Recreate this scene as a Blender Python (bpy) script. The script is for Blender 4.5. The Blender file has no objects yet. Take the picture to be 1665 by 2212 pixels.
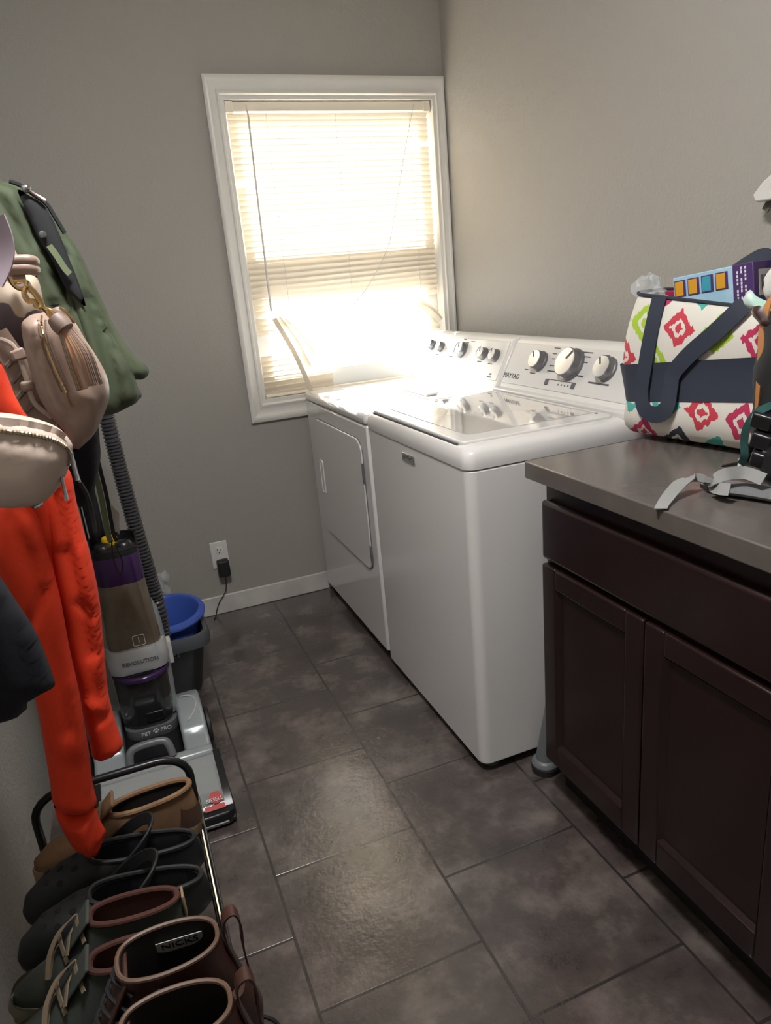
import bpy, bmesh, math, random
from mathutils import Vector, Matrix, Euler, noise
from mathutils.geometry import delaunay_2d_cdt

random.seed(7)
sc = bpy.context.scene
COL = sc.collection
PI = math.pi

# ------------------------------------------------------------------ camera
CAM = Vector((-1.4887, -2.9267, 1.3162))
ROT = Euler((1.2554, 0.0868, -0.3797), 'XYZ')
FPX = 1529.83
cd = bpy.data.cameras.new('camera')
cam = bpy.data.objects.new('camera', cd)
COL.objects.link(cam)
cam.location = CAM
cam.rotation_euler = ROT
cd.sensor_fit = 'HORIZONTAL'
cd.sensor_width = 36.0
cd.lens = FPX / 1665 * 36.0
cd.clip_start = 0.05
sc.camera = cam
RM = ROT.to_matrix()

# ------------------------------------------------------------------ light, sky, exposure
SKY = 4.5
SUN = 30.0
FILL_LAMP = 108.0  # glow strength of the added ceiling fill
EXPOSURE = 0.48
sc.view_settings.view_transform = 'Standard'
sc.view_settings.look = 'None'
sc.view_settings.gamma = 1.0
sc.view_settings.use_curve_mapping = False
sc.view_settings.exposure = EXPOSURE
w = bpy.data.worlds.new('sky')
sc.world = w
w.use_nodes = True
w.node_tree.nodes['Background'].inputs[0].default_value = (0.96, 0.98, 1.0, 1)
w.node_tree.nodes['Background'].inputs[1].default_value = SKY
sd = bpy.data.lights.new('sun', 'SUN')
sd.energy = SUN
sd.angle = math.radians(0.6)
sd.color = (1.0, 0.97, 0.92)
sun = bpy.data.objects.new('sun', sd)
COL.objects.link(sun)
sun.rotation_euler = Vector((-0.03, -1.0, -0.45)).to_track_quat('-Z', 'Y').to_euler()
pd = bpy.data.lights.new('window_portal', 'AREA')
pd.shape = 'RECTANGLE'; pd.size = 0.86; pd.size_y = 1.12
pd.cycles.is_portal = True
po = bpy.data.objects.new('window_portal', pd)
COL.objects.link(po)
po.location = (-0.48, 0.14, 1.44)
po.rotation_euler = Vector((0, -1, 0)).to_track_quat('-Z', 'Y').to_euler()

# ------------------------------------------------------------------ helpers
def ray(u, v):
    return RM @ Vector(((u - 832.5) / FPX, -(v - 1106) / FPX, -1.0))
def onplane(u, v, p, n):
    d = ray(u, v); n = Vector(n)
    t = (Vector(p) - CAM).dot(n) / d.dot(n)
    return CAM + d * t
def at(u, v, ax, val):
    n = Vector((0, 0, 0)); n['xyz'.index(ax)] = 1
    return onplane(u, v, n * val, n)

def s2l(c):
    return c / 12.92 if c <= 0.04045 else ((c + 0.055) / 1.055) ** 2.4
def hexc(h):
    h = h.lstrip('#')
    return tuple(s2l(int(h[i:i + 2], 16) / 255) for i in (0, 2, 4)) + (1,)

def nd(nt, t, **kw):
    n = nt.nodes.new(t)
    for k, v in kw.items():
        setattr(n, k, v)
    return n

def mat(name, color, rough=0.5, metal=0.0, spec=0.5, bump=None, mottle=None, trans=None, coat=0.0, sheen=0.0, alpha=None):
    """bump=(scale,strength,dist) mottle=(scale,other_color,amount) trans=translucency share alpha=(opaque share)"""
    m = bpy.data.materials.new(name)
    m.use_nodes = True
    nt = m.node_tree
    b = nt.nodes['Principled BSDF']
    b.inputs['Base Color'].default_value = hexc(color)
    b.inputs['Roughness'].default_value = rough
    b.inputs['Metallic'].default_value = metal
    b.inputs['Specular IOR Level'].default_value = spec
    b.inputs['Coat Weight'].default_value = coat
    b.inputs['Coat Roughness'].default_value = 0.06
    if sheen:
        b.inputs['Sheen Weight'].default_value = sheen
        b.inputs['Sheen Roughness'].default_value = 0.5
    tc = nd(nt, 'ShaderNodeTexCoord')
    if bump:
        t = nd(nt, 'ShaderNodeTexNoise')
        t.inputs['Scale'].default_value = bump[0]; t.inputs['Detail'].default_value = 3
        nt.links.new(tc.outputs['Object'], t.inputs['Vector'])
        bp = nd(nt, 'ShaderNodeBump')
        bp.inputs['Strength'].default_value = bump[1]
        bp.inputs['Distance'].default_value = bump[2] if len(bump) > 2 else 0.002
        nt.links.new(t.outputs['Fac'], bp.inputs['Height'])
        nt.links.new(bp.outputs['Normal'], b.inputs['Normal'])
    if mottle:
        t = nd(nt, 'ShaderNodeTexNoise')
        t.inputs['Scale'].default_value = mottle[0]; t.inputs['Detail'].default_value = 6
        nt.links.new(tc.outputs['Object'], t.inputs['Vector'])
        r = nd(nt, 'ShaderNodeValToRGB')
        r.color_ramp.elements[0].position = 0.5 - 0.5 * mottle[2]
        r.color_ramp.elements[1].position = 0.5 + 0.5 * mottle[2]
        r.color_ramp.elements[0].color = hexc(mottle[1])
        r.color_ramp.elements[1].color = hexc(color)
        nt.links.new(t.outputs['Fac'], r.inputs['Fac'])
        nt.links.new(r.outputs['Color'], b.inputs['Base Color'])
    out = nt.nodes['Material Output']
    if trans:
        tr = nd(nt, 'ShaderNodeBsdfTranslucent')
        tr.inputs['Color'].default_value = hexc(color)
        mx = nd(nt, 'ShaderNodeMixShader')
        mx.inputs[0].default_value = trans
        nt.links.new(b.outputs[0], mx.inputs[1]); nt.links.new(tr.outputs[0], mx.inputs[2])
        nt.links.new(mx.outputs[0], out.inputs[0])
    if alpha is not None:
        tr = nd(nt, 'ShaderNodeBsdfTransparent')
        mx = nd(nt, 'ShaderNodeMixShader')
        mx.inputs[0].default_value = alpha
        nt.links.new(tr.outputs[0], mx.inputs[1]); nt.links.new(b.outputs[0], mx.inputs[2])
        nt.links.new(mx.outputs[0], out.inputs[0])
    return m

class G:
    """collects geometry for ONE mesh object (world coordinates)"""
    def __init__(s):
        s.v = []; s.f = []
    def add(s, vs, fs):
        o = len(s.v)
        s.v += [Vector(p) for p in vs]
        s.f += [tuple(i + o for i in f) for f in fs]
        return s
    def box(s, x0, x1, y0, y1, z0, z1):
        x0, x1 = sorted((x0, x1)); y0, y1 = sorted((y0, y1)); z0, z1 = sorted((z0, z1))
        vs = [(x, y, z) for x in (x0, x1) for y in (y0, y1) for z in (z0, z1)]
        return s.add(vs, [(0, 1, 3, 2), (4, 6, 7, 5), (0, 4, 5, 1), (2, 3, 7, 6), (0, 2, 6, 4), (1, 5, 7, 3)])
    def obox(s, c, ax, ay, az):
        c = Vector(c); vs = [c + Vector(ax) * i + Vector(ay) * j + Vector(az) * k for i in (-1, 1) for j in (-1, 1) for k in (-1, 1)]
        return s.add(vs, [(0, 1, 3, 2), (4, 6, 7, 5), (0, 4, 5, 1), (2, 3, 7, 6), (0, 2, 6, 4), (1, 5, 7, 3)])
    def loft(s, rings, cap0=True, cap1=True):
        n = len(rings[0]); vs = [p for r in rings for p in r]; fs = []
        for k in range(len(rings) - 1):
            for i in range(n):
                j = (i + 1) % n
                fs.append((k * n + i, k * n + j, (k + 1) * n + j, (k + 1) * n + i))
        if cap0: fs.append(tuple(range(n - 1, -1, -1)))
        if cap1: fs.append(tuple((len(rings) - 1) * n + i for i in range(n)))
        return s.add(vs, fs)
    def prism(s, pts, axis, a0, a1):
        def P(p, a):
            if axis == 'x': return Vector((a, p[0], p[1]))
            if axis == 'y': return Vector((p[0], a, p[1]))
            return Vector((p[0], p[1], a))
        return s.loft([[P(p, a0) for p in pts], [P(p, a1) for p in pts]])
    def tube(s, path, r, n=8, closed=False, cap=True):
        path = [Vector(p) for p in path]; m = len(path)
        rr = r if isinstance(r, (list, tuple)) else [r] * m
        rings = []; up = None
        for i, p in enumerate(path):
            a = path[(i - 1) % m] if (closed or i > 0) else path[i]
            b = path[(i + 1) % m] if (closed or i < m - 1) else path[i]
            t = (b - a)
            t = t.normalized() if t.length > 1e-9 else Vector((0, 0, 1))
            if up is None:
                up = Vector((0, 0, 1)) if abs(t.z) < 0.9 else Vector((1, 0, 0))
            e = up - t * up.dot(t)
            e = e.normalized() if e.length > 1e-6 else t.orthogonal().normalized()
            up = e; f = t.cross(e)
            rings.append([p + (e * math.cos(2 * PI * k / n) + f * math.sin(2 * PI * k / n)) * rr[i] for k in range(n)])
        if closed: rings.append(rings[0]); cap = False
        return s.loft(rings, cap, cap)
    def ribbon(s, path, width, thick, wdir=None, nrm=None):
        """flat strap along path; wdir = width direction, or nrm = face normal"""
        path = [Vector(p) for p in path]; rings = []
        for i, p in enumerate(path):
            a = path[max(i - 1, 0)]; b = path[min(i + 1, len(path) - 1)]
            t = (b - a).normalized()
            if nrm is not None:
                wd = t.cross(Vector(nrm)).normalized(); nn = wd.cross(t)
            else:
                wd = Vector(wdir); wd = (wd - t * wd.dot(t)).normalized(); nn = wd.cross(t)
            wv = wd * (width[i] if isinstance(width, list) else width) / 2; nv = nn * thick / 2
            rings.append([p + wv + nv, p - wv + nv, p - wv - nv, p + wv - nv])
        return s.loft(rings)
    def lathe(s, prof, base, axis=(0, 0, 1), n=24, cap0=True, cap1=True):
        ax = Vector(axis).normalized(); e = ax.orthogonal().normalized(); f = ax.cross(e); base = Vector(base)
        return s.loft([[base + ax * h + (e * math.cos(2 * PI * k / n) + f * math.sin(2 * PI * k / n)) * r for k in range(n)] for r, h in prof], cap0, cap1)
    def ball(s, c, r, n=10):
        pr = [(r * math.sin(PI * k / n) if 0 < k < n else 1e-4, -r * math.cos(PI * k / n)) for k in range(n + 1)]
        return s.lathe(pr, c, (0, 0, 1), 2 * n)

def link(name, g, m, parent=None, bevel=None, smooth=True, sub=0, angle=40):
    me = bpy.data.meshes.new(name)
    me.from_pydata([tuple(v) for v in g.v], [], g.f)
    bm = bmesh.new(); bm.from_mesh(me)
    bmesh.ops.recalc_face_normals(bm, faces=bm.faces)
    bm.to_mesh(me); bm.free()
    if smooth:
        for p in me.polygons: p.use_smooth = True
        me.set_sharp_from_angle(angle=math.radians(angle))
    me.materials.append(m)
    o = bpy.data.objects.new(name, me)
    COL.objects.link(o)
    if parent is not None:
        o.parent = parent
        wm = Matrix.Translation(parent.location) if parent.type == 'EMPTY' else Matrix.Identity(4)
        o.matrix_parent_inverse = wm.inverted()
    if bevel:
        b = o.modifiers.new('bevel', 'BEVEL'); b.width = bevel[0]; b.segments = bevel[1]
        b.limit_method = 'ANGLE'; b.angle_limit = math.radians(35); b.harden_normals = False
    if sub:
        q = o.modifiers.new('sub', 'SUBSURF'); q.levels = sub; q.render_levels = sub
    return o

def tag(o, label, cat, group=None):
    o['label'] = label; o['category'] = cat
    if group: o['group'] = group
    return o
def thing(name, label, cat, loc, group=None):
    o = bpy.data.objects.new(name, None); COL.objects.link(o)
    o.location = Vector(loc); o.empty_display_size = 0.05
    return tag(o, label, cat, group)
def struct(name, g, m, parent=None, **kw):
    o = link(name, g, m, parent, **kw)
    if parent is None: o['kind'] = 'structure'
    return o
def lab(o, t):
    o['label'] = t; return o

def text(name, body, size, m, parent, origin, xdir, ydir, extrude=0.0006, align='CENTER'):
    c = bpy.data.curves.new(name, 'FONT'); c.body = body; c.size = size; c.extrude = extrude
    c.align_x = align; c.align_y = 'CENTER'; c.resolution_u = 3
    t = bpy.data.objects.new('tmp', c); COL.objects.link(t)
    dg = bpy.context.evaluated_depsgraph_get()
    me = bpy.data.meshes.new_from_object(t.evaluated_get(dg))
    bpy.data.objects.remove(t)
    X = Vector(xdir).normalized(); Y = Vector(ydir); Y = (Y - X * Y.dot(X)).normalized(); Z = X.cross(Y); O = Vector(origin)
    g = G(); g.add([O + X * v.co.x + Y * v.co.y + Z * v.co.z for v in me.vertices], [tuple(p.vertices) for p in me.polygons])
    return link(name, g, m, parent, smooth=False)

def smoothline(pts, k=4, closed=False):
    """Catmull-Rom through points (tuples or Vectors)"""
    P = [Vector(p) for p in pts]; n = len(P); out = []
    for i in range(n if closed else n - 1):
        a = P[(i - 1) % n] if closed or i > 0 else P[i]
        b = P[i]; c = P[(i + 1) % n]
        d = P[(i + 2) % n] if closed or i + 2 < n else c
        for j in range(k):
            t = j / k
            out.append(0.5 * ((2 * b) + (c - a) * t + (2 * a - 5 * b + 4 * c - d) * t * t + (3 * b - a - 3 * c + d) * t ** 3))
    if not closed: out.append(P[-1])
    return out

def seg_dist(p, a, b):
    ab = b - a; L = ab.length_squared
    t = 0 if L < 1e-12 else max(0, min(1, (p - a).dot(ab) / L))
    return (p - (a + ab * t)).length

def pillow(outline, p0, n=(0, -1, 0), front=0.03, back=0.03, R=0.05, h=0.012, folds=(), wrinkle=0.0, wscale=9.0, smooth=True, stretch=1.0, flatback=False):
    """soft body with a traced outline: pixel outline laid on the plane (p0,n), given thickness, folds=[(pixel polyline, amp, width_m)]"""
    n = Vector(n).normalized(); p0 = Vector(p0)
    e1 = Vector((0, 0, 1)).cross(n).normalized(); e2 = n.cross(e1)
    def to2(u, v):
        q = onplane(u, v, p0, n) - p0
        return Vector((q.dot(e1), q.dot(e2)))
    pts = [to2(u, v) for u, v in outline]
    if smooth: pts = smoothline([(p.x, p.y) for p in pts], 5, True)
    bd = []                                            # resample
    m = len(pts)
    for i in range(m):
        a, b = pts[i], pts[(i + 1) % m]
        k = max(1, round((b - a).length / h))
        bd += [a + (b - a) * (j / k) for j in range(k)]
    clean = [bd[0]]
    for q in bd[1:]:
        if (q - clean[-1]).length > h * 0.35: clean.append(q)
    if (clean[-1] - clean[0]).length < h * 0.35: clean.pop()
    bd = clean; nb = len(bd)
    def inside(p):
        c = False; j = nb - 1
        for i in range(nb):
            a, b = bd[i], bd[j]
            if (a.y > p.y) != (b.y > p.y) and p.x < (b.x - a.x) * (p.y - a.y) / (b.y - a.y) + a.x: c = not c
            j = i
        return c
    def bdist(p):
        return min(seg_dist(p, bd[i], bd[(i + 1) % nb]) for i in range(nb))
    xs = [p.x for p in bd]; ys = [p.y for p in bd]
    inn = []; y = min(ys); r = 0
    while y < max(ys):
        x = min(xs) + (h / 2 if r % 2 else 0)
        while x < max(xs):
            q = Vector((x, y))
            if inside(q):
                d = bdist(q)
                if d > 0.55 * h: inn.append((q, d))
            x += h
        y += h * 0.866; r += 1
    vs = bd + [q for q, d in inn]
    ds = [0.0] * nb + [d for q, d in inn]
    res = delaunay_2d_cdt(vs, [(i, (i + 1) % nb) for i in range(nb)], [], 1, 1e-7)
    ov, of = res[0], res[2]; orig = res[3]
    fl = [([to2(u, v) for u, v in pl], amp, wd) for pl, amp, wd in folds]
    V = []; F = []; idxb = {}
    prof = []
    for i, q in enumerate(ov):
        d = ds[orig[i][0]] if orig[i] else bdist(q)
        isb = bool(orig[i]) and orig[i][0] < nb
        t = min(d / R, 1.0); pr = math.sqrt(max(0, 1 - (1 - t) ** 2)); prof.append((pr, isb))
        off = front * pr
        g = 0
        for pl, amp, wd in fl:
            dd = min(seg_dist(q, pl[k], pl[k + 1]) for k in range(len(pl) - 1))
            g += amp * math.exp(-(dd / wd) ** 2)
        if wrinkle: g += wrinkle * noise.noise(Vector((q.x * wscale, q.y * wscale * stretch, p0.y * 3)))
        off += g * min(1, d / (0.35 * R))
        V.append(p0 + e1 * q.x + e2 * q.y + n * off)
    N = len(V)
    for i, q in enumerate(ov):
        pr, isb = prof[i]
        if isb: idxb[i] = i
        else:
            idxb[i] = len(V)
            V.append(p0 + e1 * q.x + e2 * q.y - n * (back if flatback and pr > 0.3 else back * pr))
    for f in of:
        F.append(tuple(f))
        F.append(tuple(idxb[k] for k in reversed(f)))
    return G().add(V, F)

from mathutils.bvhtree import BVHTree
def stick(g, pts, off=0.003):
    """lay points on the near side of a soft body"""
    bv = BVHTree.FromPolygons([tuple(v) for v in g.v], g.f); out = []
    for p in pts:
        p = Vector(p); d = (p - CAM).normalized(); h = bv.ray_cast(CAM, d)
        out.append(h[0] - d * off if h[0] is not None else p)
    return out
def drop(g, p):
    """highest point of g above p"""
    bv = BVHTree.FromPolygons([tuple(v) for v in g.v], g.f)
    h = bv.ray_cast(Vector((p[0], p[1], p[2] + 1)), Vector((0, 0, -1)))
    return (h[0], h[1]) if h[0] is not None else (Vector(p), Vector((0, 0, 1)))
def rr(cx, cy, hx, hy, r, z, n=5):
    """rounded rectangle ring in xy at height z"""
    out = []
    r = min(r, hx * 0.999, hy * 0.999)
    for qx, qy, a0 in ((1, 1, 0), (-1, 1, PI / 2), (-1, -1, PI), (1, -1, 3 * PI / 2)):
        for k in range(n + 1):
            a = a0 + PI / 2 * k / n
            out.append(Vector((cx + qx * (hx - r) + r * math.cos(a), cy + qy * (hy - r) + r * math.sin(a), z)))
    return out

# ------------------------------------------------------------------ materials
M = {}
M['white_trim'] = mat('painted_trim', '#d9d6d0', 0.35, bump=(60, 0.05))
M['base_white'] = mat('baseboard_paint', '#cbc8c3', 0.35, mottle=(9, '#b4b0ab', 0.35))
M['enamel'] = mat('white_enamel', '#dedcda', 0.16, spec=0.5, coat=0.5)
M['enamel_plastic'] = mat('white_plastic', '#e0dedb', 0.25)
M['dark_gap'] = mat('dark_plastic_base', '#1d1c1d', 0.6)
M['lid_glass'] = mat('lid_glass', '#c6c2be', 0.03, spec=0.9, coat=1.0)
M['console'] = mat('console_silver', '#d3d1d0', 0.28, spec=0.6)
M['chrome'] = mat('chrome', '#d8d8d8', 0.14, 1.0)
M['knob_face'] = mat('brushed_knob', '#e6e7ea', 0.25, 0.75)
M['knob_side'] = mat('knob_grey', '#7d7d80', 0.35, 0.7)
M['ink'] = mat('grey_print', '#55565a', 0.6)
M['slat'] = mat('ivory_slat', '#ebe0ce', 0.45, trans=0.11)
M['blind_white'] = mat('ivory_plastic', '#e6ddcc', 0.4)
M['vinyl'] = mat('window_vinyl', '#e4e4e2', 0.35)
M['pane'] = None
M['wood'] = mat('espresso_wood', '#241514', 0.26, spec=0.6, bump=(30, 0.04), mottle=(14, '#211312', 0.6))
M['toe'] = mat('toe_kick', '#120d0c', 0.7)  # darker than the wood: shade under the cabinet put into the colour
M['laminate'] = mat('grey_laminate', '#655e5a', 0.24, spec=0.8, bump=(220, 0.06, 0.001), mottle=(18, '#57514d', 0.8))
M['black'] = mat('black_plastic', '#17171a', 0.3)
M['black_soft'] = mat('black_rubber', '#1b1a1c', 0.55)
M['black_fabric'] = mat('black_nylon', '#161719', 0.75, bump=(300, 0.2, 0.001))
M['grey_web'] = mat('grey_webbing', '#8e8e8c', 0.8, bump=(500, 0.3, 0.001))
M['grey_mesh'] = mat('grey_spacer_mesh', '#6f7072', 0.8, bump=(420, 0.9, 0.002))
M['navy_canvas'] = mat('navy_canvas', '#2c3140', 0.8, bump=(260, 0.25, 0.001))
M['teal'] = mat('teal_webbing', '#2c5654', 0.8)
M['tan'] = mat('tan_leather', '#a86f3c', 0.55)
M['dk_brown'] = mat('dark_brown_leather', '#3a2322', 0.4)
M['blue'] = mat('blue_plastic', '#3a55a8', 0.3)
M['bin'] = mat('charcoal_plastic', '#26292b', 0.5, bump=(160, 0.15, 0.001))
M['bin_rim'] = mat('charcoal_rim', '#4a4d52', 0.45)
M['silver'] = mat('silver_plastic', '#9aa1a4', 0.3, 0.25)
M['silver_lt'] = mat('light_silver_plastic', '#c9ccce', 0.25, 0.3)
M['grey_plastic'] = mat('grey_plastic', '#66686c', 0.35)
M['purple'] = mat('purple_plastic', '#3c2150', 0.18)
M['tank'] = mat('brown_tank', '#7d7162', 0.12, mottle=(14, '#5e5344', 0.6), coat=0.6)
M['dirty'] = mat('smoked_tank', '#2a292a', 0.12, coat=0.5)
M['clear'] = mat('clear_plastic', '#c8ccca', 0.06, alpha=0.3)
M['yellow'] = mat('yellow_plastic', '#e2b80c', 0.35)
M['red'] = mat('red_print', '#b3211f', 0.4)
M['white_print'] = mat('white_print', '#d8d8d8', 0.5)
M['hose'] = mat('hose_black', '#3a393c', 0.28)
M['orange'] = mat('orange_fleece', '#e23a14', 0.85, bump=(350, 0.2, 0.001))
M['navy'] = mat('navy_fleece', '#15151f', 0.9, bump=(300, 0.2, 0.001))
M['olive'] = mat('olive_shell', '#4a543f', 0.75, bump=(60, 0.12, 0.002))
M['olive_lt'] = mat('olive_tape', '#6a7658', 0.75)
M['lining'] = mat('charcoal_lining', '#25272a', 0.8)
M['beige'] = mat('beige_nylon', '#c2afa2', 0.6, bump=(280, 0.2, 0.001))
M['taupe'] = mat('taupe_leather', '#9d8679', 0.42, bump=(90, 0.15, 0.001))
M['taupe_dk'] = mat('taupe_edge', '#7d695f', 0.5)
M['gold'] = mat('gold_metal', '#e6c48c', 0.2, 1.0)
M['zip'] = mat('zip_metal', '#b9a88f', 0.35, 0.8)
M['steel'] = mat('steel', '#b8bbc0', 0.25, 1.0)
M['lavender'] = mat('lavender_webbing', '#9d8f9b', 0.6)
M['tassel_in'] = mat('tassel_tan', '#b07a4c', 0.6)
M['shoe_tan'] = mat('tan_suede', '#8a6b4c', 0.75, mottle=(25, '#6d4f38', 0.5))
M['shoe_brown'] = mat('brown_suede', '#5a3f30', 0.7, mottle=(25, '#3f2a22', 0.5))
M['shoe_dark'] = mat('dark_shoe_lining', '#1d1714', 0.9)
M['sole_tan'] = mat('tan_sole', '#a08663', 0.6)
M['grey_canvas'] = mat('grey_canvas', '#3f443f', 0.85, bump=(400, 0.3, 0.001))
M['sole_white'] = mat('cream_rubber', '#8a8570', 0.55)
M['lace'] = mat('tan_lace', '#857660', 0.8)
M['rust'] = mat('rust_lining', '#4b2a22', 0.85)
M['boot'] = mat('brown_boot_leather', '#42281f', 0.42, bump=(60, 0.12, 0.001), mottle=(18, '#38201a', 0.5))
M['boot_edge'] = mat('boot_edge', '#5e4738', 0.5)
M['boot_in'] = mat('boot_lining', '#17100e', 0.85)
M['rubber'] = mat('croc_foam', '#151618', 0.6, bump=(200, 0.08, 0.001))
M['hole'] = mat('croc_hole', '#060606', 0.9)
M['paper'] = mat('white_paper', '#b9b8b4', 0.7)
M['outlet'] = mat('outlet_plastic', '#d4d2cf', 0.3)
M['foil'] = mat('clear_bag', '#d0d4d6', 0.1, alpha=0.35)
M['box_blue'] = mat('carton_blue', '#7fb2cf', 0.4, mottle=(10, '#bfd7e2', 0.6))
M['box_purple'] = mat('carton_purple', '#4c3468', 0.4)
M['amber'] = mat('carton_amber', '#d49a2e', 0.4)
M['aqua'] = mat('carton_aqua', '#3f98ab', 0.4)
M['wht'] = mat('white_plastic_pack', '#cfcdc9', 0.5)
M['mint'] = mat('mint_film', '#9ccfc2', 0.4)
M['grey_pole'] = mat('grey_pole', '#63676a', 0.35)
M['grey_tab'] = mat('grey_strap', '#5b5850', 0.7)

def pane_mat():
    m = bpy.data.materials.new('window_glass'); m.use_nodes = True; nt = m.node_tree
    nt.nodes.remove(nt.nodes['Principled BSDF'])
    tr = nd(nt, 'ShaderNodeBsdfTransparent'); tr.inputs[0].default_value = (0.96, 0.97, 0.96, 1)
    gl = nd(nt, 'ShaderNodeBsdfGlossy'); gl.inputs['Roughness'].default_value = 0.02
    fr = nd(nt, 'ShaderNodeFresnel'); fr.inputs[0].default_value = 1.45
    mx = nd(nt, 'ShaderNodeMixShader')
    nt.links.new(fr.outputs[0], mx.inputs[0]); nt.links.new(tr.outputs[0], mx.inputs[1]); nt.links.new(gl.outputs[0], mx.inputs[2])
    nt.links.new(mx.outputs[0], nt.nodes['Material Output'].inputs[0])
    return m
M['pane'] = pane_mat()

def wall_mat(name, col):
    m = mat(name, col, 0.6, spec=0.3)
    nt = m.node_tree; b = nt.nodes['Principled BSDF']
    tc = nd(nt, 'ShaderNodeTexCoord')
    t = nd(nt, 'ShaderNodeTexNoise'); t.inputs['Scale'].default_value = 110; t.inputs['Detail'].default_value = 2
    t2 = nd(nt, 'ShaderNodeTexNoise'); t2.inputs['Scale'].default_value = 35; t2.inputs['Detail'].default_value = 3
    ad = nd(nt, 'ShaderNodeMath', operation='ADD')
    bp = nd(nt, 'ShaderNodeBump'); bp.inputs['Strength'].default_value = 0.5; bp.inputs['Distance'].default_value = 0.003
    nt.links.new(tc.outputs['Object'], t.inputs['Vector']); nt.links.new(tc.outputs['Object'], t2.inputs['Vector'])
    nt.links.new(t.outputs['Fac'], ad.inputs[0]); nt.links.new(t2.outputs['Fac'], ad.inputs[1])
    nt.links.new(ad.outputs[0], bp.inputs['Height']); nt.links.new(bp.outputs['Normal'], b.inputs['Normal'])
    return m
M['wall'] = wall_mat('greige_wall_paint', '#9d9993')
M['ceil'] = mat('ceiling_paint', '#c9c6c0', 0.8)

def floor_mat():
    m = mat('slate_vinyl_tile', '#5a5250', 0.22, spec=1.0, coat=0.7)
    nt = m.node_tree; b = nt.nodes['Principled BSDF']; L = nt.links.new
    tc = nd(nt, 'ShaderNodeTexCoord'); sp = nd(nt, 'ShaderNodeSeparateXYZ'); L(tc.outputs['Object'], sp.inputs[0])
    b.inputs['Coat Roughness'].default_value = 0.2
    u = nd(nt, 'ShaderNodeMath', operation='ADD'); u.inputs[1].default_value = 1.192 + 0.362 * 20; L(sp.outputs['Y'], u.inputs[0])
    v = nd(nt, 'ShaderNodeMath', operation='ADD'); v.inputs[1].default_value = 0.990 + 0.357 * 20; L(sp.outputs['X'], v.inputs[0])
    cb = nd(nt, 'ShaderNodeCombineXYZ'); L(u.outputs[0], cb.inputs[0]); L(v.outputs[0], cb.inputs[1])
    br = nd(nt, 'ShaderNodeTexBrick'); L(cb.outputs[0], br.inputs['Vector'])
    br.offset = 0.5; br.inputs['Scale'].default_value = 1; br.inputs['Brick Width'].default_value = 0.362; br.inputs['Row Height'].default_value = 0.357
    br.inputs['Mortar Size'].default_value = 0.0038; br.inputs['Mortar Smooth'].default_value = 0.3
    br.inputs['Color1'].default_value = (0.0, 0, 0, 1); br.inputs['Color2'].default_value = (1, 1, 1, 1)
    n1 = nd(nt, 'ShaderNodeTexNoise'); n1.inputs['Scale'].default_value = 6.5; n1.inputs['Detail'].default_value = 9; n1.inputs['Roughness'].default_value = 0.62
    L(tc.outputs['Object'], n1.inputs['Vector'])
    r1 = nd(nt, 'ShaderNodeValToRGB'); e = r1.color_ramp.elements
    e[0].position = 0.3; e[0].color = hexc('#4a4342'); e[1].position = 0.72; e[1].color = hexc('#a0948f')
    k = e.new(0.5); k.color = hexc('#6b615e')
    L(n1.outputs['Fac'], r1.inputs['Fac'])
    n3 = nd(nt, 'ShaderNodeTexNoise'); n3.inputs['Scale'].default_value = 3.1; n3.inputs['Detail'].default_value = 4; L(tc.outputs['Object'], n3.inputs['Vector'])
    r3 = nd(nt, 'ShaderNodeValToRGB'); e = r3.color_ramp.elements
    e[0].position = 0.36; e[0].color = hexc('#5d4f4b'); e[1].position = 0.62; e[1].color = hexc('#666763')
    L(n3.outputs['Fac'], r3.inputs['Fac'])
    mx = nd(nt, 'ShaderNodeMix', data_type='RGBA'); mx.blend_type = 'OVERLAY'; mx.inputs[0].default_value = 0.6
    L(r1.outputs['Color'], mx.inputs[6]); L(r3.outputs['Color'], mx.inputs[7])
    g = nd(nt, 'ShaderNodeMix', data_type='RGBA'); L(br.outputs['Fac'], g.inputs[0]); L(mx.outputs[2], g.inputs[6]); g.inputs[7].default_value = hexc('#352f2e')
    L(g.outputs[2], b.inputs['Base Color'])
    n2 = nd(nt, 'ShaderNodeTexNoise'); n2.inputs['Scale'].default_value = 75; n2.inputs['Detail'].default_value = 4; L(tc.outputs['Object'], n2.inputs['Vector'])
    ms = nd(nt, 'ShaderNodeMath', operation='MULTIPLY'); ms.inputs[1].default_value = -1.2; L(br.outputs['Fac'], ms.inputs[0])
    ad = nd(nt, 'ShaderNodeMath', operation='ADD'); L(ms.outputs[0], ad.inputs[0]); L(n2.outputs['Fac'], ad.inputs[1])
    bp = nd(nt, 'ShaderNodeBump'); bp.inputs['Strength'].default_value = 0.40; bp.inputs['Distance'].default_value = 0.003
    L(ad.outputs[0], bp.inputs['Height']); L(bp.outputs['Normal'], b.inputs['Normal'])
    return m
M['floor'] = floor_mat()

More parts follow.
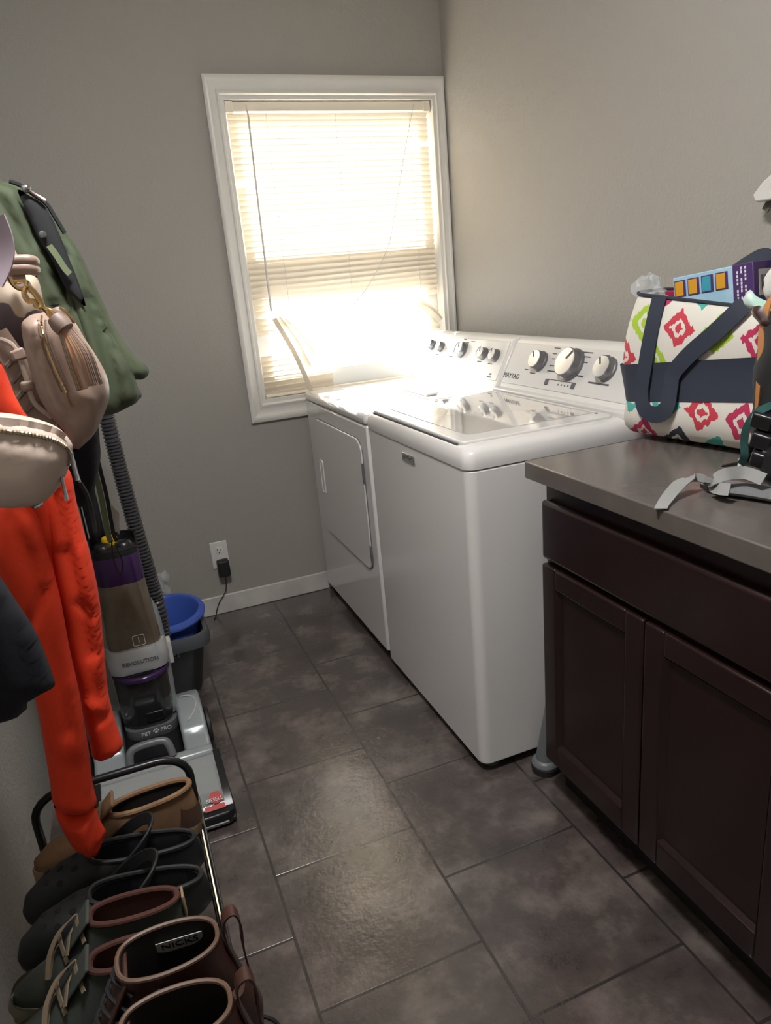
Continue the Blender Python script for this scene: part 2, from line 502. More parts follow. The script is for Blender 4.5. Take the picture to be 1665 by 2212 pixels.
def ikat_mat():
    m = mat('ikat_canvas', '#d6d2c8', 0.8); nt = m.node_tree; b = nt.nodes['Principled BSDF']; L = nt.links.new
    def ma(op, a, c=None, val=None):
        n = nd(nt, 'ShaderNodeMath', operation=op)
        for i, q in enumerate((a, c)):
            if q is None: continue
            if isinstance(q, (int, float)): n.inputs[i].default_value = q
            else: L(q, n.inputs[i])
        return n.outputs[0]
    tc = nd(nt, 'ShaderNodeTexCoord'); sp = nd(nt, 'ShaderNodeSeparateXYZ'); L(tc.outputs['Object'], sp.inputs[0])
    jn = nd(nt, 'ShaderNodeTexNoise'); jn.inputs['Scale'].default_value = 70; jn.inputs['Detail'].default_value = 2
    mp = nd(nt, 'ShaderNodeMapping'); mp.inputs['Scale'].default_value = (1, 1.6, 0.25); L(tc.outputs['Object'], mp.inputs[0]); L(mp.outputs[0], jn.inputs['Vector'])
    jit = ma('MULTIPLY', ma('SUBTRACT', jn.outputs['Fac'], 0.5), 0.55)
    u = ma('ADD', ma('MULTIPLY', sp.outputs['Y'], -1.0), ma('MULTIPLY', sp.outputs['X'], 0.9))
    z = sp.outputs['Z']
    uu = ma('DIVIDE', ma('ADD', u, ma('MULTIPLY', z, -0.18)), 0.108)
    vv = ma('DIVIDE', ma('ADD', z, ma('MULTIPLY', u, 0.10)), 0.084)
    row = ma('FLOOR', vv); odd = ma('MODULO', row, 2.0)
    us = ma('ADD', uu, ma('MULTIPLY', odd, 0.5))
    col = ma('FLOOR', us)
    fx = ma('ABSOLUTE', ma('SUBTRACT', ma('FRACT', us), 0.5)); fy = ma('ABSOLUTE', ma('SUBTRACT', ma('FRACT', vv), 0.5))
    d = ma('ADD', ma('ADD', ma('MULTIPLY', fx, 2.0), ma('MULTIPLY', fy, 1.7)), jit)
    cc = nd(nt, 'ShaderNodeCombineXYZ'); L(row, cc.inputs[0]); L(col, cc.inputs[1])
    wn = nd(nt, 'ShaderNodeTexWhiteNoise', noise_dimensions='2D'); L(cc.outputs[0], wn.inputs['Vector'])
    cr = nd(nt, 'ShaderNodeValToRGB'); cr.color_ramp.interpolation = 'CONSTANT'; e = cr.color_ramp.elements
    e[0].position = 0; e[0].color = hexc('#bf3a48'); e[1].position = 0.32; e[1].color = hexc('#9fc03a')
    for p, h in ((0.5, '#b32c55'), (0.72, '#45a395'), (0.86, '#33363f')):
        q = e.new(p); q.color = hexc(h)
    L(wn.outputs['Value'], cr.inputs['Fac'])
    ring = ma('MULTIPLY', ma('LESS_THAN', d, 0.86), ma('GREATER_THAN', d, 0.46))
    core = ma('LESS_THAN', d, 0.24)
    mk = ma('MINIMUM', ma('ADD', ring, core), 1.0)
    mx = nd(nt, 'ShaderNodeMix', data_type='RGBA'); L(mk, mx.inputs[0]); mx.inputs[6].default_value = hexc('#d6d2c8'); L(cr.outputs['Color'], mx.inputs[7])
    L(mx.outputs[2], b.inputs['Base Color'])
    return m
M['ikat'] = ikat_mat()

def spot_mat():
    m = mat('cow_print', '#bcab98', 0.6); nt = m.node_tree; b = nt.nodes['Principled BSDF']; L = nt.links.new
    tc = nd(nt, 'ShaderNodeTexCoord')
    t = nd(nt, 'ShaderNodeTexNoise'); t.inputs['Scale'].default_value = 34; t.inputs['Detail'].default_value = 1
    L(tc.outputs['Object'], t.inputs['Vector'])
    r = nd(nt, 'ShaderNodeValToRGB'); e = r.color_ramp.elements
    e[0].position = 0.50; e[0].color = hexc('#bcab98'); e[1].position = 0.525; e[1].color = hexc('#5d5257')
    L(t.outputs['Fac'], r.inputs['Fac']); L(r.outputs['Color'], b.inputs['Base Color'])
    return m
M['spots'] = spot_mat()

# ------------------------------------------------------------------ room shell
XL, YF, H = -1.86, -3.6, 2.44
T = 0.12
struct('floor', G().box(XL - T, T, YF - T, T, -0.05, 0), M['floor'], smooth=False)
struct('ceiling', G().box(XL - T, T, YF - T, T, H, H + 0.05), M['ceil'], smooth=False)
struct('wall_right', G().box(0, T, YF - T, T, 0, H), M['wall'], smooth=False)
struct('wall_left', G().box(XL - T, XL, YF - T, T, 0, H), M['wall'], smooth=False)
struct('wall_front', G().box(XL, 0, YF - T, YF, 0, H), M['wall'], smooth=False)
WX0, WX1, WZ0, WZ1 = -0.912, -0.046, 0.880, 2.008
g = G()
g.box(XL, WX0, 0, T, 0, H).box(WX1, 0, 0, T, 0, H).box(WX0, WX1, 0, T, 0, WZ0).box(WX0, WX1, 0, T, WZ1, H)
struct('wall_back', g, M['wall'], smooth=False)
struct('baseboard_back', G().box(XL, -0.70, -0.013, 0, 0, 0.084), M['base_white'], bevel=(0.004, 2))

# ------------------------------------------------------------------ window
win = bpy.data.objects.new('window_1', None); COL.objects.link(win); win.location = (-0.48, 0, 0.88); win['kind'] = 'structure'
def cas(a0, a1, b0, b1):
    return a0, a1, b0, b1
OX0, OX1, OZ0, OZ1 = -0.9698, -0.003, 0.8054, 2.0761
def casing_piece(pts_out, pts_in, name):
    # three-step moulded casing with mitred ends: outer edge, inner edge as (x,z) pairs
    (a, b), (c, d) = pts_out, pts_in
    rings = []
    for P, Q in ((a, c), (b, d)):
        P = Vector((P[0], 0, P[1])); Q = Vector((Q[0], 0, Q[1]))
        sec = [(0, 0), (0, -0.016), (0.10, -0.020), (0.28, -0.020), (0.36, -0.016), (0.72, -0.015), (0.80, -0.019), (0.92, -0.019), (1.0, -0.012), (1.0, 0)]
        rings.append([P + (Q - P) * t + Vector((0, y, 0)) for t, y in sec])
    return link(name, G().loft(rings), M['white_trim'], win)
casing_piece(((OX0, OZ1), (OX1, OZ1)), ((WX0, WZ1), (WX1, WZ1)), 'casing')
casing_piece(((OX0, OZ0), (OX0, OZ1)), ((WX0, WZ0), (WX0, WZ1)), 'casing')
casing_piece(((OX1, OZ0), (OX1, OZ1)), ((WX1, WZ0), (WX1, WZ1)), 'casing')
casing_piece(((OX0, OZ0), (OX1, OZ0)), ((WX0, WZ0), (WX1, WZ0)), 'casing')
g = G()                                           # jamb liner
g.box(WX0, WX0 + 0.012, -0.01, T, WZ0, WZ1).box(WX1 - 0.012, WX1, -0.01, T, WZ0, WZ1)
g.box(WX0 + 0.012, WX1 - 0.012, -0.01, T, WZ1 - 0.012, WZ1).box(WX0 + 0.012, WX1 - 0.012, -0.01, T, WZ0, WZ0 + 0.014)
link('jamb', g, M['white_trim'], win, smooth=False)
def sash(name, x0, x1, z0, z1, y, fw, bot):
    g = G()
    g.box(x0, x0 + fw, y, y + 0.03, z0, z1).box(x1 - fw, x1, y, y + 0.03, z0, z1)
    g.box(x0 + fw, x1 - fw, y, y + 0.03, z1 - fw, z1).box(x0 + fw, x1 - fw, y, y + 0.03, z0, z0 + bot)
    s = link(name, g, M['vinyl'], win, bevel=(0.003, 2))
    link('pane', G().box(x0 + fw - 0.004, x1 - fw + 0.004, y + 0.013, y + 0.017, z0 + bot - 0.004, z1 - fw + 0.004), M['pane'], s, smooth=False)
    return s
a0, a1 = WX0 + 0.012, WX1 - 0.012
sash('upper_sash', a0, a1, 1.365, WZ1 - 0.012, 0.088, 0.05, 0.06)
sl = sash('lower_sash', a0, a1, WZ0 + 0.014, 1.450, 0.055, 0.06, 0.085)
link('shade_bar', G().box(a0, a1, 0.10, 0.118, 1.300, 1.365), M['vinyl'], win, bevel=(0.002, 2))  # unseen outer bar, added to widen the shadow band on the slats
link('sash_lock', G().box(-0.52, -0.46, 0.045, 0.055, 1.425, 1.44), M['vinyl'], win, bevel=(0.002, 2))

# ------------------------------------------------------------------ unseen ceiling dome added as room fill
fill_lamp = thing('ceiling_fill', 'unseen round dome added on the ceiling as fill light', 'light', (-1.32, -2.10, H))
link('rim', G().lathe([(0.17, 0), (0.17, -0.03), (0.15, -0.035)], (-1.32, -2.10, H), n=40), M['steel'], fill_lamp)
em = bpy.data.materials.new('fill_glow'); em.use_nodes = True
eb = em.node_tree.nodes['Principled BSDF']
eb.inputs['Emission Color'].default_value = (1.0, 0.985, 0.965, 1); eb.inputs['Emission Strength'].default_value = FILL_LAMP
link('fill_dome', G().lathe([(0.148, -0.03), (0.145, -0.05), (0.125, -0.075), (0.08, -0.095), (0.001, -0.103)], (-1.32, -2.10, H), n=40), em, fill_lamp)

# ------------------------------------------------------------------ blind
bl = thing('window_blind', 'broken ivory mini blind hanging in the white window', 'blind', (-0.48, 0.02, 1.97))
BX0, BX1, BY = -0.893, -0.066, 0.028
hr = link('headrail', G().box(BX0, BX1, BY - 0.019, BY + 0.014, 1.960, 1.994), M['blind_white'], bl, bevel=(0.003, 2))
for x in (BX0 - 0.004, BX1 - 0.026):
    link('bracket', G().box(x, x + 0.03, BY - 0.024, BY + 0.018, 1.955, 1.9958), M['blind_white'], bl, bevel=(0.003, 2))
def slat(g, x0, x1, z, tilt=-57, dz0=0.0, dz1=0.0, wd=0.0254, dy=0.0):
    n = 10; k = 5; a = math.radians(tilt); rows = []
    for i in range(n + 1):
        t = i / n; x = x0 + (x1 - x0) * t; zz = z + dz0 * (1 - t) + dz1 * t + 0.0006 * math.sin(x * 9 + z * 40)
        row = []
        for j in range(k):
            s = (j / (k - 1) - 0.5) * wd; c = 0.0022 * (1 - (2 * j / (k - 1) - 1) ** 2)
            row.append(Vector((x, BY + dy + s * math.cos(a) + c * math.sin(a), zz + s * math.sin(a) - c * math.cos(a) * -1)))
        rows.append(row)
    vs = [p for r in rows for p in r]; fs = []
    for i in range(n):
        for j in range(k - 1):
            fs.append((i * k + j, (i + 1) * k + j, (i + 1) * k + j + 1, i * k + j + 1))
    g.add(vs, fs)
g = G(); z = 1.945; i = 0; pitch = 0.0212
while z > 0.905:
    t = (1.945 - z)
    x0, x1 = BX0 + 0.004, BX1 - 0.004
    sag = 0.012 * max(0, (1.45 - z)) / 0.2 if z < 1.45 else 0.0
    if z > 1.235:
        if abs(z - 1.715) < 0.012: slat(g, x0 + 0.10, x1, z)
        elif abs(z - 1.83) < 0.012: slat(g, x0, x1 - 0.085, z)
        else: slat(g, x0, x1, z, dz0=-min(sag, 0.02), dz1=min(sag, 0.02) * 0.6, tilt=-57 - 3 * math.sin(i * 1.7))
    elif z > 1.17:
        slat(g, x0, x0 + 0.11 + 0.03 * math.sin(i), z, dz0=-0.02, dz1=-0.03)
        if z < 1.20: slat(g, x1 - 0.10, x1, z, dz0=0.02, dz1=-0.02)
    elif z > 1.06:
        if z < 1.13: slat(g, x1 - 0.09, x1, z, dz0=0.01, dz1=-0.01, tilt=-50)
    elif z > 0.99:
        slat(g, x0, x0 + 0.165 + 0.01 * math.sin(i * 2), z, tilt=-60)
    elif z < 0.985:
        slat(g, x0, x0 + 0.30, z, tilt=-52, dz1=0.004)
    z -= pitch; i += 1
link('slats', g, M['slat'], bl)
for (pa, pb) in (((592, 688), (672, 842)), ((601, 686), (668, 792)), ((612, 690), (677, 766)), ((897, 655), (950, 693)), ((905, 650), (952, 690))):
    A = at(*pa, 'y', 0.005); B = at(*pb, 'y', -0.012 if pb[0] < 700 else 0.0)
    mid = (A + B) / 2 + Vector((0.006, -0.006, 0.006))
    gg = G(); gg.ribbon(smoothline([A, mid, B], 6), 0.022, 0.0012, wdir=(0.55, -0.6, 0.55))
    link('broken_slat', gg, M['slat'], bl)
link('bottom_rail', G().box(BX0 + 0.004, BX1 - 0.004, BY - 0.012, BY + 0.012, 0.896, 0.908), M['blind_white'], bl, bevel=(0.003, 2))
pw = [at(531, 226, 'y', 0.0), at(536, 250, 'y', -0.004), at(560, 460, 'y', -0.006), at(586, 672, 'y', -0.006)]
link('tilt_wand', G().tube(pw, [0.002, 0.004, 0.004, 0.0045], 6), M['wht'], bl)
cp = [at(u, v, 'y', 0.002) for u, v in ((893, 224), (872, 340), (854, 452), (840, 526), (816, 582), (790, 625), (762, 660))]
link('lift_cord', G().tube(smoothline(cp, 5), 0.0016, 5), M['wht'], bl)
for px in (-0.745, -0.47, -0.155):
    path = [Vector((px + 0.0015 * (k % 2), BY - 0.015, 1.958 - 0.011 * k)) for k in range(66 if px != -0.47 else 64)]
    link('ladder_cord', G().tube(path, 0.0009, 4), M['wht'], bl)

# ------------------------------------------------------------------ washer and dryer
FX = -0.737
def consol(t, y0, y1, cm):
    pr = [(-0.262, 0.900), (-0.240, 0.945), (-0.168, 1.083), (-0.150, 1.094), (-0.100, 1.094), (-0.055, 1.060), (-0.045, 0.900)]
    c = link('console', G().prism([(x, z) for x, z in pr], 'y', y0, y1), M['enamel_plastic'], t, bevel=(0.012, 4))
    return c
PA = Vector((-0.240, 0, 0.945)); PB = Vector((-0.168, 0, 1.083)); PU = (PB - PA).normalized(); PN = Vector((-PU.z, 0, PU.x)).normalized()
def panel_face(t, y0, y1, m):
    a = PA + PU * 0.008 + PN * 0.0005; b = PB - PU * 0.006 + PN * 0.0005
    c = (a + b) / 2; c.y = (y0 + y1) / 2
    return link('control_panel', G().obox(c, PU * (b - a).length / 2, Vector((0, abs(y1 - y0) / 2, 0)), PN * 0.002), m, t, bevel=(0.002, 2))
def pt(u, v, lift=0.0025):
    return onplane(u, v, PA + PN * lift, PN)
def knob(t, u, v, r, hgt, lip=False, ptr=0.5):
    c = pt(u, v) - PN * 0.0
    ky = c - PN * hgt * 0.9 + PN * 0.0           # the pixel shows the knob's face: step back to its foot
    d = ray(u, v); s = (pt(u, v) - CAM).length
    foot = onplane(u, v, PA + PN * (0.0025 + hgt * 0.85), PN) - PN * hgt * 0.85
    k = link('knob', G().lathe([(r * 1.10, 0), (r * 1.10, hgt * 0.25), (r, hgt * 0.32), (r * 0.96, hgt * 0.92), (r * 0.9, hgt)], foot, PN, 36), M['knob_side'], t)
    link('knob_face', G().lathe([(r * 0.93, hgt * 0.96), (r * 0.90, hgt * 1.02), (r * 0.2, hgt * 1.04), (0.0005, hgt * 1.04)], foot, PN, 36), M['knob_face'] if not lip else M['enamel_plastic'], k)
    a = Vector((0, math.cos(ptr), 0)) + PU * math.sin(ptr)
    if lip:
        ringp = [foot + PN * hgt * 1.0 + (Vector((0, 1, 0)) * math.cos(q * PI / 16) + PU * math.sin(q * PI / 16)) * r * 0.95 for q in range(32)]
        link('knob_ring', G().tube(ringp, r * 0.07, 6, closed=True), M['chrome'], k)
    link('pointer', G().obox(foot + PN * hgt * 1.05 + a * r * 0.55, a * r * 0.35, a.cross(PN).normalized() * r * 0.06, PN * 0.0008), M['ink'], k)
    return k
def dashes(t, items):
    g = G()
    for u, v, ln, th in items:
        g.obox(pt(u, v, 0.003), Vector((0, ln / 2, 0)), PU * th / 2, PN * 0.0004)
    return link('panel_markings', g, M['ink'], t, smooth=False)

# dryer
DY0, DY1 = -0.033, -0.766
dr = thing('dryer', 'white front-load dryer with side-hinged door below the window', 'dryer', (-0.39, -0.40, 0))
link('cabinet', G().box(FX, -0.045, DY1, DY0, 0.04, 0.872), M['enamel'], dr, bevel=(0.008, 3))
link('top_panel', G().box(FX - 0.004, -0.045, DY1, DY0, 0.873, 0.908), M['enamel'], dr, bevel=(0.014, 4))
link('base', G().box(FX + 0.05, -0.06, DY1 + 0.02, DY0 - 0.02, 0.022, 0.04), M['dark_gap'], dr)
for y in (DY0 - 0.06, DY1 + 0.06):
    link('foot', G().lathe([(0.02, 0), (0.02, 0.022)], (FX + 0.09, y, 0), n=16), M['dark_gap'], dr)
def rrect_yz(y0, y1, z0, z1, r, n=6):
    return [(p.x, p.y) for p in rr((y0 + y1) / 2, (z0 + z1) / 2, abs(y1 - y0) / 2, abs(z1 - z0) / 2, r, 0, n)]
dd = link('door', G().prism(rrect_yz(-0.145, -0.705, 0.333, 0.815, 0.05), 'x', FX - 0.006, FX + 0.002), M['enamel'], dr, bevel=(0.004, 3))
gap = rrect_yz(-0.143, -0.707, 0.331, 0.817, 0.052)
link('door_seam', G().tube([(FX - 0.001, y, z) for y, z in gap], 0.002, 5, closed=True), M['grey_plastic'], dr)
h = link('door_handle', G().prism(rrect_yz(-0.172, -0.206, 0.512, 0.640, 0.006), 'x', FX - 0.007, FX - 0.003), M['enamel_plastic'], dd)
hp = rrect_yz(-0.170, -0.208, 0.508, 0.644, 0.008)
link('handle_rim', G().tube([(FX - 0.007, y, z) for y, z in hp], 0.0028, 6, closed=True), M['enamel_plastic'], dd)
for z in (0.40, 0.70):
    link('hinge', G().box(FX - 0.0085, FX - 0.004, -0.712, -0.702, z - 0.035, z + 0.035), M['grey_plastic'], dr, bevel=(0.001, 2))
link('brand_badge', G().obox(at(728, 862, 'z', 0.909), (0.008, 0, 0), (0, 0.018, 0), (0, 0, 0.0012)), M['chrome'], dr, bevel=(0.001, 2))
consol(dr, DY0, DY1, None)
panel_face(dr, DY0 - 0.02, DY1 + 0.02, M['enamel_plastic'])
for (u, v, r) in ((927, 742, 0.020), (946, 746, 0.020), (991, 753, 0.029), (1037, 761, 0.022), (1062, 765, 0.022)):
    knob(dr, u, v, r, 0.022, True, 1.2)
dashes(dr, [(945, 766, 0.03, 0.003), (975, 770, 0.04, 0.003), (1010, 740, 0.02, 0.003), (1022, 738, 0.03, 0.003), (1005, 733, 0.02, 0.003), (1035, 781, 0.03, 0.003), (1058, 786, 0.03, 0.003), (1056, 814, 0.03, 0.004), (1059, 808, 0.012, 0.006), (905, 735, 0.03, 0.006)])
ls = link('lint_screen_cover', G().box(-0.46, -0.30, -0.70, -0.28, 0.9085, 0.913), M['enamel_plastic'], dr, bevel=(0.002, 2))
link('lint_handle', G().box(-0.45, -0.40, -0.62, -0.40, 0.9135, 0.922), M['enamel_plastic'], ls, bevel=(0.006, 3))

# washer
WY0, WY1 = -0.772, -1.4684
wa = thing('washing_machine', 'white top-load washer with a glass lid beside the dark cabinet', 'washing machine', (-0.39, -1.12, 0))
rings = [rr((FX - 0.045) / 2, (WY0 + WY1) / 2, (-0.045 - FX) / 2, (WY0 - WY1) / 2, 0.028, z, 8) for z in (0.028, 0.866)]
link('cabinet', G().loft(rings), M['enamel'], wa, bevel=(0.004, 2))
link('base', G().box(FX + 0.05, -0.08, WY1 + 0.03, WY0 - 0.03, 0.012, 0.028), M['dark_gap'], wa)
for y in (WY0 - 0.06, WY1 + 0.045):
    link('foot', G().lathe([(0.024, 0), (0.024, 0.008), (0.016, 0.012), (0.016, 0.03)], (FX + 0.05, y, 0), n=18), M['grey_plastic'], wa)
sp = [(-0.49, 0.10), (-0.49, 0.66), (-0.47, 0.73), (-0.42, 0.775), (-0.34, 0.79), (-0.10, 0.79), (-0.07, 0.76), (-0.07, 0.10)]
spr = smoothline([(x, WY1 - 0.0005, z) for x, z in sp], 3, True)
link('side_embossing', G().loft([[Vector((p.x, WY1 + 0.004, p.z)) for p in spr], [Vector((-0.28 + (p.x + 0.28) * 0.94, WY1 - 0.010, 0.45 + (p.z - 0.45) * 0.96)) for p in spr]]), M['enamel'], wa, bevel=(0.006, 3))
CX, CY = (FX - 0.045) / 2, (WY0 + WY1) / 2; HX, HY = (-0.045 - FX) / 2, (WY0 - WY1) / 2
cov = [rr(CX, CY, HX + 0.003, HY + 0.001, 0.03, 0.869, 8), rr(CX, CY, HX + 0.005, HY + 0.002, 0.03, 0.885, 8), rr(CX, CY, HX + 0.002, HY - 0.001, 0.032, 0.906, 8), rr(CX, CY, HX - 0.008, HY - 0.010, 0.034, 0.919, 8), rr(CX, CY, HX - 0.03, HY - 0.03, 0.03, 0.924, 8)]
link('top_cover', G().loft(cov), M['enamel'], wa)
LX0, LX1, LY0, LY1 = FX + 0.012, -0.275, WY0 - 0.03, WY1 + 0.045
lidr = [rr((LX0 + LX1) / 2, (LY0 + LY1) / 2, (LX1 - LX0) / 2, (LY0 - LY1) / 2, 0.02, z, 6) for z in (0.915, 0.931)]
lid = link('lid', G().loft(lidr), M['enamel'], wa, bevel=(0.004, 3))
gx0, gx1, gy0, gy1 = LX0 + 0.045, LX1 - 0.012, LY0 - 0.035, LY1 + 0.06
link('lid_glass', G().loft([rr((gx0 + gx1) / 2, (gy0 + gy1) / 2, (gx1 - gx0) / 2, (gy0 - gy1) / 2, 0.012, z, 5) for z in (0.9305, 0.9325)]), M['lid_glass'], lid)
link('lid_slot', G().box(LX0 - 0.004, LX0 + 0.006, LY1 + 0.02, LY0 - 0.02, 0.917, 0.925), M['grey_plastic'], lid)
for y in (LY0 - 0.05, LY1 + 0.05):
    link('lid_bumper', G().lathe([(0.004, 0), (0.004, 0.002)], (LX1 - 0.02, y, 0.931), n=12), M['grey_plastic'], lid)
link('rear_ledge', G().box(-0.270, -0.236, WY1 + 0.006, WY0 - 0.006, 0.918, 0.940), M['console'], wa, bevel=(0.006, 3))
consol(wa, WY0 - 0.002, WY1 + 0.002, None)
panel_face(wa, WY0 - 0.015, WY1 + 0.015, M['console'])
knob(wa, 1155, 775, 0.030, 0.030, False, 0.9); knob(wa, 1221, 781, 0.045, 0.034, False, 2.2); knob(wa, 1299, 792, 0.033, 0.028, False, 1.0)
dashes(wa, [(1150, 806, 0.03, 0.003), (1137, 798, 0.02, 0.003), (1204, 752, 0.03, 0.003), (1198, 764, 0.02, 0.003), (1195, 775, 0.012, 0.003), (1193, 790, 0.03, 0.003), (1192, 802, 0.05, 0.004),
             (1265, 761, 0.07, 0.003), (1268, 771, 0.03, 0.003), (1262, 783, 0.03, 0.003), (1250, 812, 0.04, 0.004), (1310, 768, 0.03, 0.003), (1292, 829, 0.09, 0.005),
             (1210, 823, 0.12, 0.002), (1205, 831, 0.005, 0.005), (1212, 832, 0.005, 0.005), (1219, 833, 0.005, 0.005), (1226, 834, 0.005, 0.005), (1233, 836, 0.005, 0.005)])
for (u, v) in ((1180, 825), (1237, 834)):
    link('push_button', G().obox(pt(u, v, 0.003), (0, 0.009, 0), PU * 0.010, PN * 0.002), M['ink'], wa, bevel=(0.002, 2))
text('lettering', 'MAYTAG', 0.024, M['ink'], wa, pt(1104, 812, 0.003), (0, -1, 0), PU)
bd = link('brand_badge', G().box(FX - 0.004, FX, -1.153, -1.066, 0.821, 0.844), M['chrome'], wa, bevel=(0.002, 2))
text('lettering', 'MAYTAG', 0.0165, M['ink'], bd, (FX - 0.0042, -1.1095, 0.8325), (0, -1, 0), (0, 0, 1))

# ------------------------------------------------------------------ base cabinet, counter
CFX = -0.605; DFX = -0.625; CY0, CY1 = -1.597, -2.305
cb = thing('base_cabinet', 'espresso wood base cabinet with one wide drawer over two doors', 'cabinet', (-0.31, -1.95, 0))
link('carcass', G().box(CFX, -0.003, CY1, CY0, 0.105, 0.858), M['wood'], cb, bevel=(0.002, 2))
link('toe_kick', G().box(CFX + 0.042, -0.01, CY1, CY0 - 0.004, 0.0, 0.105), M['toe'], cb)
link('drawer', G().box(DFX, CFX, CY1 + 0.006, CY0 - 0.006, 0.668, 0.812), M['wood'], cb, bevel=(0.009, 3))
def door(y0, y1, z0, z1):
    st = 0.052
    g = G()
    g.box(DFX, CFX, y1, y1 + st, z0, z1).box(DFX, CFX, y0 - st, y0, z0, z1)
    g.box(DFX, CFX, y1 + st, y0 - st, z0, z0 + st + 0.01).box(DFX, CFX, y1 + st, y0 - st, z1 - st, z1)
    d = link('door', g, M['wood'], cb, bevel=(0.005, 3))
    link('door_panel', G().box(DFX + 0.011, CFX + 0.001, y1 + st - 0.004, y0 - st + 0.004, z0 + st, z1 - st + 0.004), M['wood'], d)
    pr = [(y1 + st, z0 + st + 0.01), (y0 - st, z0 + st + 0.01), (y0 - st, z1 - st), (y1 + st, z1 - st)]
    r0 = [Vector((DFX + 0.002, y, z)) for y, z in pr]
    cy, cz = (y0 + y1) / 2, (z0 + z1) / 2
    r1 = [Vector((DFX + 0.0115, y + (0.009 if y < cy else -0.009), z + (0.009 if z < cz else -0.009))) for y, z in pr]
    link('door_moulding', G().loft([r0, r1], False, False), M['wood'], d, smooth=False)
door(CY0 - 0.006, -1.947, 0.112, 0.655)
door(-1.951, CY1 + 0.006, 0.112, 0.655)
ct = tag(link('countertop', G().box(-0.645, -0.002, -2.335, -1.5705, 0.8595, 0.900), M['laminate'], None, bevel=(0.003, 2)), 'dark grey speckled laminate countertop on the espresso cabinet', 'countertop')

# grey pole beside the cabinet
gp = thing('standing_pole', 'grey plastic pole with flared rubber foot between washer and cabinet', 'pole', (-0.575, -1.535, 0))
link('tube', G().tube([(-0.575, -1.525, 0.03), (-0.552, -1.525, 0.15), (-0.50, -1.527, 0.45), (-0.474, -1.53, 0.60)], [0.027, 0.024, 0.020, 0.020], 20), M['grey_pole'], gp)
link('ring', G().lathe([(0.036, 0.018), (0.038, 0.026), (0.034, 0.034), (0.026, 0.040)], (-0.575, -1.525, 0), n=28), M['grey_plastic'], gp)
link('rubber_foot', G().lathe([(0.037, 0), (0.039, 0.018)], (-0.575, -1.525, 0), n=28), M['black_soft'], gp)
link('drawstring', G().tube(smoothline([(-0.545, -1.562, 0.07), (-0.542, -1.566, 0.035), (-0.545, -1.57, 0.002)], 4), 0.002, 5), M['grey_web'], gp)

# ------------------------------------------------------------------ outlet, adapter
ou = thing('wall_outlet', 'white duplex outlet plate low on the back wall', 'outlet', (-1.1885, 0, 0.267))
link('plate', G().box(-1.2235, -1.1515, -0.006, 0, 0.208, 0.327), M['outlet'], ou, bevel=(0.004, 3))
for z in (0.288, 0.247):
    f = link('receptacle', G().lathe([(0.0165, 0), (0.0165, 0.003), (0.015, 0.0035)], (-1.188, -0.0055, z), (0, -1, 0), 24), M['outlet'], ou)
    if z > 0.27:
        link('slots', G().box(-1.196, -1.194, -0.0098, -0.0088, z - 0.001, z + 0.009).box(-1.183, -1.181, -0.0098, -0.0088, z - 0.001, z + 0.009).lathe([(0.0024, 0), (0.0024, 0.001)], (-1.1885, -0.0088, z - 0.009), (0, -1, 0), 12), M['black'], f)
ad = thing('power_adapter', 'black plug-in power adapter in the lower outlet with a thin cord', 'adapter', (-1.18, -0.03, 0.22))
link('housing', G().box(-1.208, -1.158, -0.052, -0.0105, 0.178, 0.252), M['black_soft'], ad, bevel=(0.009, 4))
cpts = [(-1.182, -0.030, 0.182), (-1.183, -0.030, 0.15), (-1.19, -0.027, 0.11), (-1.205, -0.024, 0.085), (-1.225, -0.022, 0.060), (-1.24, -0.024, 0.03), (-1.25, -0.03, 0.004), (-1.262, -0.06, 0.003)]
link('cord', G().tube(smoothline(cpts, 5), 0.002, 6), M['black_soft'], ad)

# ------------------------------------------------------------------ bin, tub, crumpled bag
bn = thing('waste_bin', 'charcoal plastic waste bin against the back wall holding a blue tub', 'bin', (-1.47, -0.49, 0))
bc = (-1.465, -0.50)
prof = [(0.100, 0.118, 0.0), (0.102, 0.121, 0.006), (0.135, 0.147, 0.195), (0.138, 0.150, 0.200)]
rg = [rr(bc[0] - 0.02, bc[1], hx, hy, 0.045, z, 7) for hx, hy, z in prof]
rin = [rr(bc[0] - 0.02, bc[1], hx - 0.005, hy - 0.005, 0.045, z, 7) for hx, hy, z in reversed(prof[1:])]
bw = link('shell', G().loft(rg + rin), M['bin'], bn)
rim = [rr(bc[0] - 0.02, bc[1], 0.140, 0.152, 0.05, 0.195, 7), rr(bc[0] - 0.02, bc[1], 0.156, 0.168, 0.06, 0.190, 7), rr(bc[0] - 0.02, bc[1], 0.158, 0.170, 0.06, 0.212, 7), rr(bc[0] - 0.02, bc[1], 0.150, 0.162, 0.056, 0.232, 7), rr(bc[0] - 0.02, bc[1], 0.138, 0.150, 0.05, 0.234, 7), rr(bc[0] - 0.02, bc[1], 0.132, 0.144, 0.05, 0.205, 7)]
link('rim', G().loft(rim, False, False), M['bin_rim'], bn)
bt = at(394, 1410, 'y', -0.6475)
text('lettering', 'er', 0.05, M['silver'], bn, bt, (1, 0, 0), (0, -0.16, 1), align='RIGHT')
def oval(c, hx, hy, z, tilt=0.10, n=40):
    return [Vector((c[0] + hx * math.cos(2 * PI * k / n), c[1] + hy * math.sin(2 * PI * k / n), z + tilt * hy * math.sin(2 * PI * k / n) )) for k in range(n)]
tc_ = (-1.453, -0.495)
tub = [oval(tc_, 0.085, 0.095, 0.12), oval(tc_, 0.112, 0.112, 0.255), oval(tc_, 0.132, 0.132, 0.262), oval(tc_, 0.133, 0.133, 0.268), oval(tc_, 0.128, 0.128, 0.276), oval(tc_, 0.112, 0.112, 0.279), oval(tc_, 0.106, 0.106, 0.270), oval(tc_, 0.080, 0.090, 0.128)]
